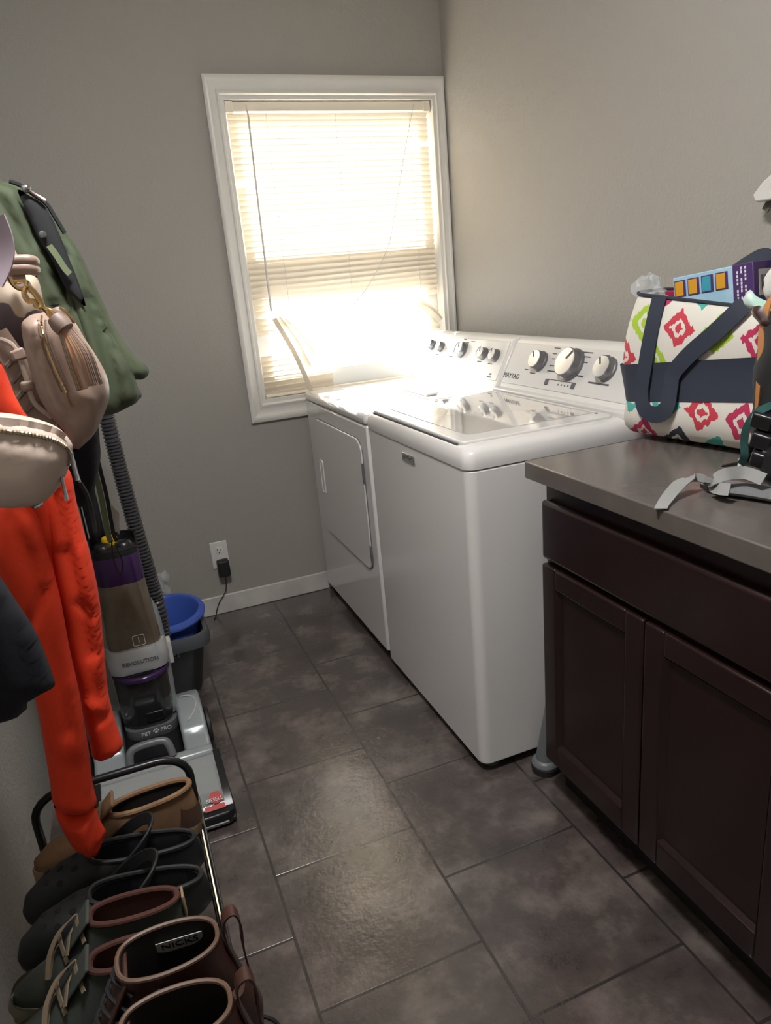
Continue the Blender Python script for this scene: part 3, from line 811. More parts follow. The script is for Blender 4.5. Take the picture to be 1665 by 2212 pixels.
tag(link('plastic_tub', G().loft(tub), M['blue'], None), 'round blue plastic tub sitting in the charcoal bin', 'tub')
g = G()
for k in range(7):
    c = Vector((-1.462 + 0.006 * k, -0.10 + random.uniform(-0.015, 0.015), 0.20 + 0.011 * random.uniform(0, 6)))
    r = random.uniform(0.014, 0.02); vs = []; fs = []
    for a in range(6):
        for b in range(8):
            th = PI * a / 5; ph = 2 * PI * b / 8; q = r * (1 + random.uniform(-.3, .3))
            vs.append(c + Vector((q * math.sin(th) * math.cos(ph), q * math.sin(th) * math.sin(ph), q * 1.3 * math.cos(th))))
    for a in range(5):
        for b in range(8):
            fs.append((a * 8 + b, a * 8 + (b + 1) % 8, (a + 1) * 8 + (b + 1) % 8, (a + 1) * 8 + b))
    g.add(vs, fs)
g.lathe([(0.016, 0.0), (0.018, 0.19), (0.012, 0.26), (0.014, 0.275)], (-1.452, -0.10, 0.0), n=10)
tag(link('crumpled_bag', g, M['foil'], None, smooth=False), 'crumpled clear plastic bag standing behind the blue tub', 'plastic bag')

# ------------------------------------------------------------------ carpet cleaner
cc = thing('carpet_cleaner', 'upright silver and purple carpet cleaner with tanks and clear nozzle', 'carpet cleaner', (-1.56, -0.98, 0))
X0 = -1.562
base = [(-1.735, -0.76), (-1.405, -0.76), (-1.398, -0.80), (-1.398, -1.08), (-1.392, -1.20), (-1.392, -1.32), (-1.41, -1.335), (-1.72, -1.335), (-1.74, -1.32), (-1.742, -0.80)]
link('base_plate', G().prism(base, 'z', 0.008, 0.045), M['black'], cc, bevel=(0.006, 2))
fp = [(-0.775, 0.046), (-0.785, 0.10), (-0.82, 0.130), (-0.88, 0.142), (-0.95, 0.134), (-1.01, 0.116), (-1.022, 0.100), (-1.095, 0.092), (-1.095, 0.046)]
for x0, x1 in ((-1.487, -1.412), (-1.732, -1.648)):
    fd = link('fender', G().prism(fp, 'x', x0, x1), M['silver'], cc, bevel=(0.012, 3))
    xm = (x0 + x1) / 2
    link('fender_ridge', G().tube(smoothline([(xm - 0.02, -0.86, 0.1425), (xm + 0.016, -0.88, 0.1425), (xm + 0.02, -0.93, 0.138), (xm - 0.01, -0.985, 0.126)], 4), 0.0025, 6), M['silver_lt'], fd)
for x in (-1.404, -1.746):
    link('wheel', G().lathe([(0.055, -0.007), (0.06, -0.004), (0.06, 0.004), (0.055, 0.007)], (x, -0.94, 0.061), (1, 0, 0), 32), M['black_soft'], cc)
link('neck', G().prism([(-0.76, 0.046), (-0.78, 0.10), (-0.88, 0.10), (-0.95, 0.075), (-1.03, 0.068), (-1.09, 0.066), (-1.09, 0.046)], 'x', -1.646, -1.489), M['black'], cc, bevel=(0.010, 3))
link('nozzle_brace', G().prism([(-1.085, 0.046), (-1.085, 0.098), (-1.105, 0.106), (-1.125, 0.098), (-1.125, 0.046)], 'x', -1.728, -1.412), M['silver'], cc, bevel=(0.008, 3))
hpth = [(-1.635, -1.105, 0.104), (-1.630, -1.09, 0.135), (-1.610, -1.082, 0.147), (-1.545, -1.082, 0.147), (-1.527, -1.09, 0.135), (-1.520, -1.105, 0.104)]
link('carry_handle', G().tube(smoothline(hpth, 4), 0.011, 10), M['grey_plastic'], cc)
noz = [(-1.125, 0.098), (-1.20, 0.090), (-1.26, 0.070), (-1.305, 0.046), (-1.33, 0.020), (-1.322, 0.014), (-1.29, 0.036), (-1.25, 0.058), (-1.195, 0.078), (-1.125, 0.086)]
nz = link('nozzle_window', G().prism(noz, 'x', -1.715, -1.415), M['clear'], cc)
for xa, xb in ((-1.415, -1.396), (-1.736, -1.715)):
    link('nozzle_side', G().prism(noz, 'x', xa, xb), M['black'], nz)
link('brush_housing', G().prism([(-1.125, 0.046), (-1.125, 0.08), (-1.19, 0.070), (-1.24, 0.05), (-1.24, 0.046)], 'x', -1.71, -1.42), M['grey_plastic'], cc)
link('nozzle_lip', G().tube([(-1.715, -1.332, 0.019), (-1.415, -1.332, 0.019)], 0.004, 8), M['silver_lt'], cc)
nrm = Vector((0, -0.45, 0.9)).normalized(); nup = Vector((0, 0.9, 0.45)).normalized()
lg = link('logo_patch', G().lathe([(0.017, 0), (0.017, 0.0008)], (-1.436, -1.283, 0.0615), nrm, 20), M['red'], nz)
lg2 = link('logo_bar', G().obox((-1.442, -1.306, 0.0495), (0.026, 0, 0), nup * 0.007, nrm * 0.0006), M['red'], nz)
text('lettering', 'BISSELL', 0.014, M['white_print'], nz, Vector((-1.440, -1.290, 0.0595)) + nrm * 0.0035, (1, 0, 0), nup)
# upright body
YB = -0.86
bodyr = [rr(X0, YB, 0.080, 0.050, 0.030, 0.12, 6), rr(X0, YB, 0.086, 0.054, 0.034, 0.22, 6), rr(X0, YB, 0.087, 0.054, 0.034, 0.33, 6), rr(X0, YB + 0.004, 0.085, 0.048, 0.034, 0.40, 6), rr(X0, YB + 0.014, 0.080, 0.036, 0.03, 0.45, 6), rr(X0, YB + 0.022, 0.070, 0.024, 0.02, 0.475, 6)]
link('housing', G().loft(bodyr), M['silver'], cc)
tk = [rr(X0, YB - 0.022, 0.074, 0.050, 0.034, 0.372, 6), rr(X0, YB - 0.020, 0.075, 0.052, 0.036, 0.40, 6), rr(X0 - 0.002, YB - 0.006, 0.069, 0.052, 0.038, 0.50, 6), rr(X0 - 0.002, YB + 0.004, 0.065, 0.050, 0.040, 0.567, 6)]
tank = link('clean_tank', G().loft(tk), M['tank'], cc)
text('fill_mark', '1', 0.022, M['white_print'], tank, (-1.549, -0.9355, 0.397), (1, 0, 0), (0, 0.1, 1))
fr_ = [(-1.549 + q.x, -0.9345 + 0.06 * (q.y), 0.396 + q.y) for q in rr(0, 0, 0.016, 0.0155, 0.004, 0, 3)]
link('fill_mark_frame', G().tube(fr_, 0.0009, 4, closed=True), M['white_print'], tank)
col = [rr(X0 - 0.002, YB + 0.004, 0.0655, 0.051, 0.040, 0.562, 6), rr(X0 - 0.002, YB + 0.006, 0.066, 0.052, 0.042, 0.575, 6), rr(X0 - 0.003, YB + 0.010, 0.066, 0.053, 0.044, 0.638, 6), rr(X0 - 0.003, YB + 0.010, 0.062, 0.050, 0.042, 0.644, 6)]
link('tank_collar', G().loft(col), M['purple'], cc)
topr = [rr(X0 - 0.003, YB + 0.010, 0.064, 0.051, 0.044, 0.640, 6), rr(X0 - 0.003, YB + 0.012, 0.064, 0.051, 0.044, 0.655, 6), rr(X0 - 0.003, YB + 0.014, 0.060, 0.047, 0.042, 0.668, 6), rr(X0 - 0.003, YB + 0.016, 0.05, 0.038, 0.036, 0.672, 6)]
tt = link('tank_lid', G().loft(topr), M['black'], cc)
lp = [rr(X0 - 0.003, YB + 0.014, 0.066, 0.052, 0.046, z, 6) for z in (0.655, 0.690)] + [rr(X0 - 0.003, YB + 0.014, 0.061, 0.047, 0.042, z, 6) for z in (0.690, 0.655)]
def arc_up(ring):
    return [Vector((p.x, p.y, p.z if p.y > YB + 0.005 else 0.655 + (p.z - 0.655) * 0.12)) for p in ring]
link('rear_lip', G().loft([arc_up(q) for q in lp], False, False), M['black'], tt)
for sx in (-1, 1):
    link('lid_swell', G().loft([[Vector((X0 - 0.003 + sx * 0.028 + 0.026 * math.cos(a) * k, YB - 0.008 + 0.024 * math.sin(a) * k, 0.668 + zz)) for a in [2 * PI * i / 16 for i in range(16)]] for k, zz in ((1, 0), (0.85, 0.009), (0.5, 0.014), (0.05, 0.015))]), M['black'], tt)
link('filler_cap', G().lathe([(0.022, 0.0), (0.022, 0.016), (0.019, 0.02), (0.015, 0.02), (0.014, 0.014), (0.001, 0.014)], (X0 - 0.010, YB + 0.014, 0.672), n=24), M['yellow'], tt)
bz = [rr(X0, YB - 0.020, 0.084, 0.066, 0.045, 0.300, 7), rr(X0, YB - 0.022, 0.087, 0.070, 0.048, 0.320, 7), rr(X0, YB - 0.022, 0.087, 0.070, 0.048, 0.355, 7), rr(X0, YB - 0.020, 0.082, 0.064, 0.045, 0.374, 7)]
be = link('bezel', G().loft(bz), M['silver_lt'], cc)
text('lettering', 'REVOLUTION', 0.0165, M['ink'], be, (X0 + 0.006, YB - 0.0935, 0.337), (1, 0, 0), (0, 0, 1))
dt = [rr(X0 - 0.003, YB - 0.02, 0.066, 0.056, 0.04, 0.105, 6), rr(X0 - 0.003, YB - 0.024, 0.075, 0.064, 0.045, 0.16, 6), rr(X0 - 0.003, YB - 0.022, 0.077, 0.064, 0.045, 0.26, 6), rr(X0 - 0.003, YB - 0.020, 0.078, 0.062, 0.045, 0.302, 6)]
dtk = link('dirty_tank', G().loft(dt), M['dirty'], cc)
link('tank_latch', G().box(X0 - 0.012, X0 + 0.04, YB - 0.0905, YB - 0.08, 0.135, 0.165), M['black'], dtk, bevel=(0.003, 2))
hw = [Vector((X0 + 0.074 * math.cos(a), YB - 0.030 - 0.068 * math.sin(a), 0.288 - 0.006 * math.sin(a))) for a in [PI * (0.06 + 0.88 * i / 16) for i in range(17)]]
link('tank_handle', G().tube(hw, 0.010, 10), M['purple'], dtk)
pp = [rr(X0 - 0.002, YB - 0.010, 0.074, 0.070, 0.04, 0.070, 6), rr(X0 - 0.002, YB - 0.012, 0.078, 0.076, 0.042, 0.085, 6), rr(X0 - 0.002, YB - 0.012, 0.077, 0.075, 0.042, 0.112, 6)]
ap = link('apron', G().loft(pp), M['grey_plastic'], cc)
text('lettering', 'PET', 0.017, M['white_print'], ap, (X0 - 0.022, YB - 0.0885, 0.097), (1, 0, 0), (0, 0, 1))
text('lettering', 'PRO', 0.017, M['white_print'], ap, (X0 + 0.036, YB - 0.0885, 0.100), (1, 0, 0), (0, 0, 1))
pg = G()
for dx, dz, r in ((0, -0.003, 0.0045), (-0.007, 0.002, 0.0025), (-0.003, 0.006, 0.0025), (0.003, 0.006, 0.0025), (0.007, 0.002, 0.0025)):
    pg.lathe([(r, 0), (r, 0.0006)], (X0 + 0.007 + dx, YB - 0.0872, 0.099 + dz), (0, -1, 0), 12)
link('paw_mark', pg, M['white_print'], ap)
link('hose_clip', G().box(X0 + 0.084, X0 + 0.098, YB - 0.02, YB + 0.02, 0.27, 0.345), M['wht'], cc, bevel=(0.003, 2))
hd = link('handle', G().tube([(X0 - 0.035, YB + 0.055, 0.40), (X0 - 0.04, YB + 0.06, 0.70), (X0 - 0.045, YB + 0.065, 1.02)], 0.022, 14), M['black'], cc)
link('handle_tube', G().tube([(X0 - 0.075, YB + 0.06, 0.55), (X0 - 0.08, YB + 0.06, 0.95)], 0.012, 10), M['steel'], cc)
hp_ = smoothline([(-1.520, -0.735, 1.30), (-1.515, -0.74, 1.12), (-1.511, -0.745, 1.0), (-1.500, -0.75, 0.75), (-1.482, -0.752, 0.48), (-1.478, -0.755, 0.36), (-1.49, -0.775, 0.22)], 26)
pts = []; rad = []
for i, p in enumerate(hp_):
    pts.append(p)
L = 0; dense = []; step = 0.0023
for a, b in zip(hp_[:-1], hp_[1:]):
    k = max(1, int((b - a).length / step))
    dense += [a + (b - a) * (j / k) for j in range(k)]
link('hose', G().tube(dense, [0.0235 if (i // 2) % 2 else 0.0195 for i in range(len(dense))], 16), M['hose'], cc)

# ------------------------------------------------------------------ tote bag on the counter
CT = 0.900
tb = thing('tote_bag', 'white canvas tote bag with colourful diamond print and navy straps', 'tote bag', (-0.23, -1.72, CT))
BA = math.atan2(0.055, 0.33)
be1 = Vector((math.sin(BA), -math.cos(BA), 0)); bn1 = Vector((-math.cos(BA), -math.sin(BA), 0))    # along the face, out of the face
B0 = Vector((-0.335, -1.525, CT))                                                                # front left foot of the bag
def bagring(z, l, r, f, b, rad, dent=0.0, rise=0.0, n=7):
    """ring in the bag's own axes: l..r along the face, f/b front and back offset"""
    out = []
    for p in rr((l + r) / 2, (f + b) / 2, (r - l) / 2, abs(b - f) / 2, rad, 0, n):
        t = (p.x - l) / (r - l)
        q = B0 + be1 * p.x - bn1 * p.y
        q.z = z + rise * math.sin(PI * t) * (1 if p.y < (f + b) / 2 else 0.4) - 0.055 * t * max(0, (z - CT - 0.28) / 0.06) + (0.066 * t - 0.018) * max(0, 1 - abs(z - CT - 0.15) / 0.13)
        if dent: q += bn1 * dent * math.sin(3 * PI * t + z * 20)
        out.append(q)
    return out
lev = [(0.001, 0.0, 0.46, 0.015, 0.20, 0.03, 0), (0.03, -0.012, 0.47, -0.012, 0.215, 0.05, 0.004), (0.075, -0.008, 0.47, -0.018, 0.215, 0.06, 0.006),
       (0.105, -0.004, 0.465, -0.010, 0.205, 0.06, 0.003), (0.15, -0.018, 0.465, -0.006, 0.20, 0.06, 0.003), (0.19, -0.026, 0.465, -0.012, 0.20, 0.06, 0.004),
       (0.25, -0.018, 0.46, -0.012, 0.19, 0.055, 0.006), (0.30, -0.008, 0.455, 0.004, 0.175, 0.05, 0.005), (0.338, 0.004, 0.45, 0.018, 0.16, 0.04, 0.002)]
outer = [bagring(CT + z, l, r, f, b, rd, dn, 0.0) for z, l, r, f, b, rd, dn in lev]
inner = [bagring(CT + z, l + 0.006, r - 0.006, f + 0.006, b - 0.006, rd - 0.004, dn) for z, l, r, f, b, rd, dn in reversed(lev[5:])]
link('body', G().loft(outer + inner, True, True), M['ikat'], tb, sub=1, angle=180)
band = []
for z, l, r, f, b, rd, dn in ((0.100, -0.007, 0.468, -0.014, 0.208, 0.06, 0.003), (0.15, -0.021, 0.468, -0.0095, 0.203, 0.06, 0.003), (0.187, -0.029, 0.468, -0.0155, 0.203, 0.06, 0.004)):
    band.append(bagring(CT + z, l, r, f, b, rd, dn))
link('band', G().loft(band, False, False), M['navy_canvas'], tb, sub=1, angle=180)
link('rim_trim', G().tube(bagring(CT + 0.339, 0.004, 0.45, 0.018, 0.16, 0.04, 0.002), 0.004, 6, closed=True), M['navy_canvas'], tb)
def bp_(u, v, off=0.024):
    return onplane(u, v, B0 + bn1 * off, bn1)
strap_px = [((1424, 642), -0.014), ((1412, 690), 0.002), ((1400, 750), 0.012), ((1390, 810), 0.018), ((1385, 850), 0.022), ((1392, 885), 0.030), ((1418, 896), 0.032), ((1440, 880), 0.030), ((1448, 840), 0.022), ((1455, 806), 0.018), ((1490, 765), 0.018), ((1540, 722), 0.018), ((1585, 680), 0.010), ((1608, 655), 0.0)]
sp_ = smoothline([bp_(u, v, o) for (u, v), o in strap_px], 5)
link('front_strap', G().ribbon(sp_, 0.038, 0.003, nrm=bn1), M['navy_canvas'], tb, angle=60)
bs = smoothline([bp_(1560, 600, -0.13), bp_(1610, 566, -0.13), bp_(1640, 552, -0.13), bp_(1657, 560, -0.12), bp_(1668, 590, -0.11), bp_(1690, 640, -0.10)], 5)
link('rear_strap', G().ribbon(bs, 0.034, 0.003, nrm=Vector((-0.7, 0.2, 0.5))), M['navy_canvas'], tb, angle=60)

# carton in the bag
bxp = thing('carton', 'blue and purple cardboard carton sticking out of the tote bag', 'carton', at(1560, 640, 'x', -0.23))
ct_, cr_ = bp_(1453, 601, -0.055), bp_(1626, 565, -0.055)
cx_ = (cr_ - ct_); clen = cx_.length; cx_.normalize()
cn_ = (bn1 - cx_ * bn1.dot(cx_)).normalized(); cz_ = cx_.cross(cn_); cz_ = cz_ if cz_.z > 0 else -cz_
ch, cdp = 0.14, 0.075
cc0 = ct_ + cx_ * (clen / 2) - cz_ * (ch / 2) - cn_ * (cdp / 2)
link('box', G().obox(cc0 - cx_ * 0.0, cx_ * clen / 2, cz_ * ch / 2, cn_ * cdp / 2), M['box_blue'], bxp, bevel=(0.002, 2))
pc = ct_ + cx_ * (clen - 0.0225) - cz_ * (ch / 2) - cn_ * (cdp / 2)
link('end_wrap', G().obox(pc, cx_ * 0.0235, cz_ * (ch / 2 + 0.0008), cn_ * (cdp / 2 + 0.0008)), M['box_purple'], bxp, bevel=(0.002, 2))
for k, mm in enumerate(('amber', 'amber', 'aqua', 'amber')):
    o = ct_ + cx_ * (0.018 + 0.034 * k) - cz_ * 0.026 + cn_ * 0.0008
    fr = link('picture_frame', G().obox(o, cx_ * 0.0145, cz_ * 0.018, cn_ * 0.0006), M['box_purple'], bxp, bevel=(0.004, 2))
    link('picture', G().obox(o - cx_ * 0.002 + cn_ * 0.0005, cx_ * 0.0105, cz_ * 0.0155, cn_ * 0.0006), M[mm], fr, bevel=(0.003, 2))
g = G()
for k in range(3):
    for j in range(9):
        if (j * 7 + k) % 5: g.obox(pc + cn_ * (cdp / 2 + 0.0012) + cx_ * (-0.012 + 0.009 * k) + cz_ * (ch / 2 - 0.008 - 0.0075 * j), cx_ * 0.0018, cz_ * 0.0028, cn_ * 0.0003)
link('small_print', g, M['white_print'], bxp, smooth=False)
en = pc + cx_ * 0.0242
g = G().obox(en + cz_ * 0.028 - cn_ * 0.002, cx_ * 0.0004, cz_ * 0.026, cn_ * 0.024)
lb = link('end_label', g, M['paper'], bxp, smooth=False)
g = G()
for k in range(9):
    g.obox(en + cx_ * 0.0006 + cz_ * 0.028 + cn_ * (-0.020 + 0.0042 * k), cx_ * 0.0003, cz_ * 0.015, cn_ * (0.0006 + 0.0005 * (k % 3)))
link('barcode', g, M['ink'], lb, smooth=False)

# clear plastic bag in the tote
pb = at(1400, 618, 'x', -0.27); g = G(); vs = []; fs = []; random.seed(3)
for a in range(9):
    for b in range(12):
        th = PI * a / 8; ph = 2 * PI * b / 12; q = 0.034 * (1 + random.uniform(-.32, .32))
        vs.append(pb + Vector((0.7 * q * math.sin(th) * math.cos(ph), 1.25 * q * math.sin(th) * math.sin(ph), q * math.cos(th) - 0.012)))
for a in range(8):
    for b in range(12):
        fs.append((a * 12 + b, a * 12 + (b + 1) % 12, (a + 1) * 12 + (b + 1) % 12, (a + 1) * 12 + b))
g.add(vs, fs)
tag(link('plastic_wrap', g, M['foil'], None, smooth=False), 'crinkled clear plastic wrapping at the left corner of the tote bag', 'plastic wrap')

# ------------------------------------------------------------------ white pack, mint pouch and wall bracket at the right edge
wp = tag(link('tissue_pack', pillow([(1655, 600), (1662, 585), (1700, 560), (1760, 590), (1750, 660), (1690, 655), (1658, 650)], (-0.30, -2.0, 1.2), n=(-1, 0, 0), front=0.025, back=0.025, R=0.03, h=0.01, wrinkle=0.004), M['wht'], None), 'white soft pack poking up behind the black backpack', 'pack')
mp_ = tag(link('wipes_pouch', pillow([(1606, 655), (1608, 640), (1620, 626), (1634, 640), (1660, 652), (1690, 660), (1685, 690), (1650, 676), (1620, 668)], (-0.34, -1.95, 1.2), n=(-1, 0, 0), front=0.012, back=0.012, R=0.02, h=0.007, wrinkle=0.004), mat('pouch_film', '#c3ccc6', 0.4, mottle=(30, '#8fc4b4', 0.25)), None), 'mint and white plastic pouch drooping over the tote bag rim', 'pouch')
wb = thing('wall_bracket', 'white bracket with a grey strap on the right wall', 'bracket', (0, -1.66, 1.42))
link('arm', G().prism([(-1.642, 1.452), (-1.618, 1.428), (-1.626, 1.412), (-1.72, 1.412), (-1.72, 1.475), (-1.68, 1.475)], 'x', -0.06, -0.001), M['wht'], wb, bevel=(0.004, 2))
link('back_plate', G().box(-0.008, -0.001, -1.72, -1.635, 1.385, 1.412), M['grey_plastic'], wb)
gs = smoothline([at(1652, 455, 'x', -0.035), at(1660, 441, 'x', -0.035), at(1672, 425, 'x', -0.03), at(1685, 400, 'x', -0.02)], 4)
link('strap', G().ribbon(gs, 0.018, 0.003, nrm=(-1, 0, 0)), M['grey_tab'], wb)

# ------------------------------------------------------------------ black backpack with grey straps
bk = thing('backpack', 'black backpack with grey padded straps lying at the right end of the counter', 'backpack', (-0.36, -2.08, CT))
BKP = (-0.40, -2.0, 1.0)
body = [(1642, 770), (1634, 850), (1630, 930), (1640, 985), (1660, 1040), (1740, 1085), (1860, 1090), (1900, 900), (1880, 700), (1760, 650), (1668, 668)]
bkb = pillow(body, BKP, n=(-1, 0.15, 0), front=0.04, back=0.13, R=0.09, h=0.016, wrinkle=0.012, wscale=14)
for q in bkb.v: q.z = max(q.z, CT + 0.003)
link('body', bkb, M['black_fabric'], bk)
link('pocket', pillow([(1640, 1000), (1652, 960), (1700, 950), (1790, 970), (1800, 1060), (1740, 1072), (1660, 1045)], (-0.44, -2.02, 0.95), n=(-1, 0.15, 0), front=0.02, back=0.02, R=0.03, h=0.012, wrinkle=0.005), M['black'], bk)
tp = smoothline([at(u, v, 'x', x) for u, v, x in ((1668, 640, -0.40), (1655, 668, -0.42), (1646, 720, -0.43), (1642, 790, -0.435), (1637, 850, -0.435), (1633, 905, -0.43))], 5)
link('tan_strap', G().ribbon(tp, [0.022 - 0.015 * i / (len(tp) - 1) for i in range(len(tp))], 0.003, nrm=(-1, 0.2, 0.1)), M['tan'], bk)
link('leather_tab', pillow([(1621, 668), (1640, 660), (1652, 675), (1662, 700), (1648, 705), (1634, 692), (1624, 680)], (-0.435, -2.0, 1.2), n=(-1, 0, 0), front=0.007, back=0.005, R=0.015, h=0.006, wrinkle=0.003), M['dk_brown'], bk)
tp = smoothline([at(u, v, 'x', x) for u, v, x in ((1690, 868, -0.42), (1655, 880, -0.45), (1630, 896, -0.46), (1612, 925, -0.46), (1607, 955, -0.455), (1608, 985, -0.45), (1600, 1003, -0.44))], 5)
link('teal_strap', G().ribbon(tp, 0.013, 0.002, nrm=(-0.8, -0.5, 0.2)), M['teal'], bk)
g = G(); bq = at(1648, 905, 'x', -0.45)
for k in range(3):
    g = G().obox(bq + Vector((-0.002 * k, -0.004 * k, -0.034 * k)), (0.012, 0.006, 0.004), Vector((-0.3, 0.9, 0.2)).normalized() * 0.018, (0, -0.003, 0.013))
    link('buckle', g, M['black'], bk, bevel=(0.004, 3))
g2 = G()
for (u, v, a, b) in ((1622, 990, 0.020, 0.007), (1640, 965, 0.022, 0.009), (1588, 1002, 0.026, 0.003)):
    q = at(u, v, 'x', -0.43)
    link('side_release_clip', G().obox((q.x, q.y, max(q.z, CT + 0.012)), Vector((0.2, -0.9, 0.3)).normalized() * a, Vector((-0.9, -0.2, 0.2)).normalized() * 0.007, Vector((0.1, 0.3, 0.9)).normalized() * b), M['black'], bk, bevel=(0.003, 2))
link('paper_tag', G().obox(at(1608, 1012, 'x', -0.435), (0.002, -0.014, -0.004), (0.004, 0.002, 0.012), (-0.0006, 0, 0)), M['paper'], bk)
# padded grey shoulder strap lying along the counter
gp_ = [at(u, v, 'z', CT + 0.012) for u, v in ((1545, 1048), (1580, 1054), (1640, 1062), (1720, 1076), (1800, 1090))]
gpl = smoothline(gp_, 4); rings = []
for i, p in enumerate(gpl):
    a = gpl[max(i - 1, 0)]; b = gpl[min(i + 1, len(gpl) - 1)]; t = (b - a).normalized(); s = t.cross(Vector((0, 0, 1))).normalized()
    wd = 0.030 * (0.75 + 0.25 * min(1, i / 4)); rings.append([p + s * wd * math.cos(q) + Vector((0, 0, 0.010 * math.sin(q))) for q in [2 * PI * k / 14 for k in range(14)]])
link('shoulder_strap', G().loft(rings), M['grey_mesh'], bk)
link('strap_edge', G().tube([r[7] for r in rings], 0.003, 6), M['grey_web'], bk)
lp = [at(1650, 1036, 'z', CT + 0.04), at(1610, 1022, 'z', CT + 0.045), at(1570, 1024, 'z', CT + 0.045), at(1545, 1036, 'z', CT + 0.035), at(1541, 1050, 'z', CT + 0.022), at(1556, 1056, 'z', CT + 0.024), at(1576, 1058, 'z', CT + 0.026)]
link('webbing_loop', G().ribbon(smoothline(lp, 5), 0.022, 0.002, wdir=(0.35, 0.1, 0.6)), M['grey_web'], bk)
tl = [at(1540, 1042, 'z', CT + 0.016), at(1520, 1034, 'z', CT + 0.024), at(1495, 1032, 'z', CT + 0.028), at(1470, 1044, 'z', CT + 0.024), at(1450, 1064, 'z', CT + 0.014), at(1434, 1086, 'z', CT + 0.005), at(1427, 1099, 'z', CT + 0.003)]
link('webbing_tail', G().ribbon(smoothline(tl, 6), [0.012] * 6 + [0.016] * 6 + [0.022] * 25, 0.002, wdir=(0.9, -0.15, 0.1)), M['grey_web'], bk)
link('ladder_lock', G().obox(at(1534, 1050, 'z', CT + 0.010), (0.012, -0.004, 0.0), (0.004, 0.014, 0.0), (0, 0, 0.006)), M['black'], bk, bevel=(0.003, 2))

# ------------------------------------------------------------------ things hung on the left wall
hk = thing('coat_rail', 'white coat rail with metal hooks high on the left wall', 'coat rail', (XL, -1.7, 1.74))
link('board', G().box(XL, XL + 0.02, -2.35, -1.15, 1.70, 1.79), M['white_trim'], hk, bevel=(0.004, 2))
for y in (-1.28, -1.5, -1.72, -1.94, -2.14):
    link('hook', G().tube(smoothline([(XL + 0.02, y, 1.765), (XL + 0.06, y, 1.76), (XL + 0.085, y, 1.735), (XL + 0.095, y, 1.77), (XL + 0.10, y, 1.79)], 4), 0.006, 8), M['steel'], hk)

# olive jacket
JY = -1.36
jk = thing('jacket', 'olive green jacket hanging nearest the back wall', 'jacket', (-1.62, JY, 1.1))
jo = [(-215, 235), (-150, 240), (-80, 330), (0, 388), (30, 392), (62, 403), (100, 437), (122, 478), (163, 530), (190, 582), (217, 640), (250, 710), (288, 765), (318, 792), (321, 808), (308, 820), (290, 822), (306, 852), (298, 864), (272, 880), (238, 895), (180, 910), (90, 920), (0, 850), (-120, 760), (-210, 560)]
jf = [([(120, 480), (160, 600), (210, 720), (260, 830)], -0.014, 0.012), ([(165, 540), (215, 660), (262, 760), (285, 822)], 0.012, 0.014), ([(200, 620), (240, 720), (290, 800)], -0.010, 0.010), ([(0, 440), (80, 560), (130, 660)], -0.012, 0.016), ([(150, 650), (200, 760), (240, 870)], 0.012, 0.015), ([(230, 760), (262, 870)], -0.012, 0.010)]
link('shell', pillow(jo, (0, JY, 1.2), front=0.05, back=0.07, R=0.07, h=0.011, folds=[(a_, b_ * 1.5, c_) for a_, b_, c_ in jf], wrinkle=0.009, wscale=11, stretch=0.5), M['olive'], jk, angle=180)
jp = [(-150, 300), (-60, 370), (0, 395), (36, 408), (60, 450), (88, 515), (108, 545), (135, 610), (165, 665), (172, 700), (205, 790), (228, 870), (215, 897), (150, 905), (60, 880), (-60, 700), (-150, 500)]
jpf = [([(0, 440), (40, 500), (70, 560), (120, 680)], -0.010, 0.014), ([(20, 400), (70, 520), (110, 640)], 0.008, 0.012), ([(120, 655), (172, 650)], -0.005, 0.004), ([(160, 690), (190, 800), (215, 890)], -0.008, 0.010), ([(-20, 460), (60, 560)], 0.008, 0.010)]
link('front_panel', pillow(jp, (0, JY - 0.045, 1.2), front=0.035, back=0.02, R=0.05, h=0.011, folds=[(a_, b_ * 1.6, c_) for a_, b_, c_ in jpf], wrinkle=0.008, wscale=12, stretch=0.5), M['olive'], jk, angle=180)
link('lining', pillow([(38, 410), (62, 422), (92, 440), (112, 470), (130, 510), (150, 560), (170, 610), (185, 660), (170, 650), (140, 620), (112, 560), (85, 520), (58, 460)], (0, JY - 0.078, 1.2), front=0.004, back=0.03, R=0.02, h=0.008), M['lining'], jk, angle=180)
zp = smoothline([at(u, v, 'y', JY - 0.045) for u, v in ((20, 391), (48, 402), (75, 422), (100, 440), (122, 474), (140, 504))], 6)
link('zip_edge', G().tube(zp, 0.004, 6), M['lining'], jk)
pa = at(56, 407, 'y', JY - 0.085); pb_ = at(98, 434, 'y', JY - 0.085)
link('zip_pull', G().tube([pa, pa + (pb_ - pa) * 0.25, pb_], [0.006, 0.003, 0.0045], 8).ball(pa, 0.008, 6), M['steel'], jk)
link('snap', G().lathe([(0.007, 0), (0.006, 0.003), (0.002, 0.004)], at(92, 506, 'y', JY - 0.088), (0.3, -1, 0), 12), M['steel'], jk)
tb_ = smoothline([at(u, v, 'y', JY - 0.094) for u, v in ((106, 530), (122, 552), (140, 580), (151, 592))], 4)
link('pull_tab', G().ribbon(tb_, 0.011, 0.002, nrm=(0.2, -1, 0)), M['olive_lt'], jk)
link('sleeve', pillow([(130, 560), (165, 560), (205, 640), (240, 720), (285, 800), (300, 860), (272, 882), (236, 896), (205, 880), (180, 780), (150, 660)], (0, JY - 0.035, 1.2), front=0.035, back=0.03, R=0.04, h=0.011, folds=[([(190, 640), (230, 760), (262, 870)], -0.016, 0.009), ([(150, 655), (225, 640)], -0.006, 0.004), ([(160, 620), (200, 740), (225, 880)], 0.010, 0.010), ([(225, 700), (270, 800)], 0.009, 0.009)], wrinkle=0.009, wscale=13, stretch=0.5), M['olive'], jk, angle=180)

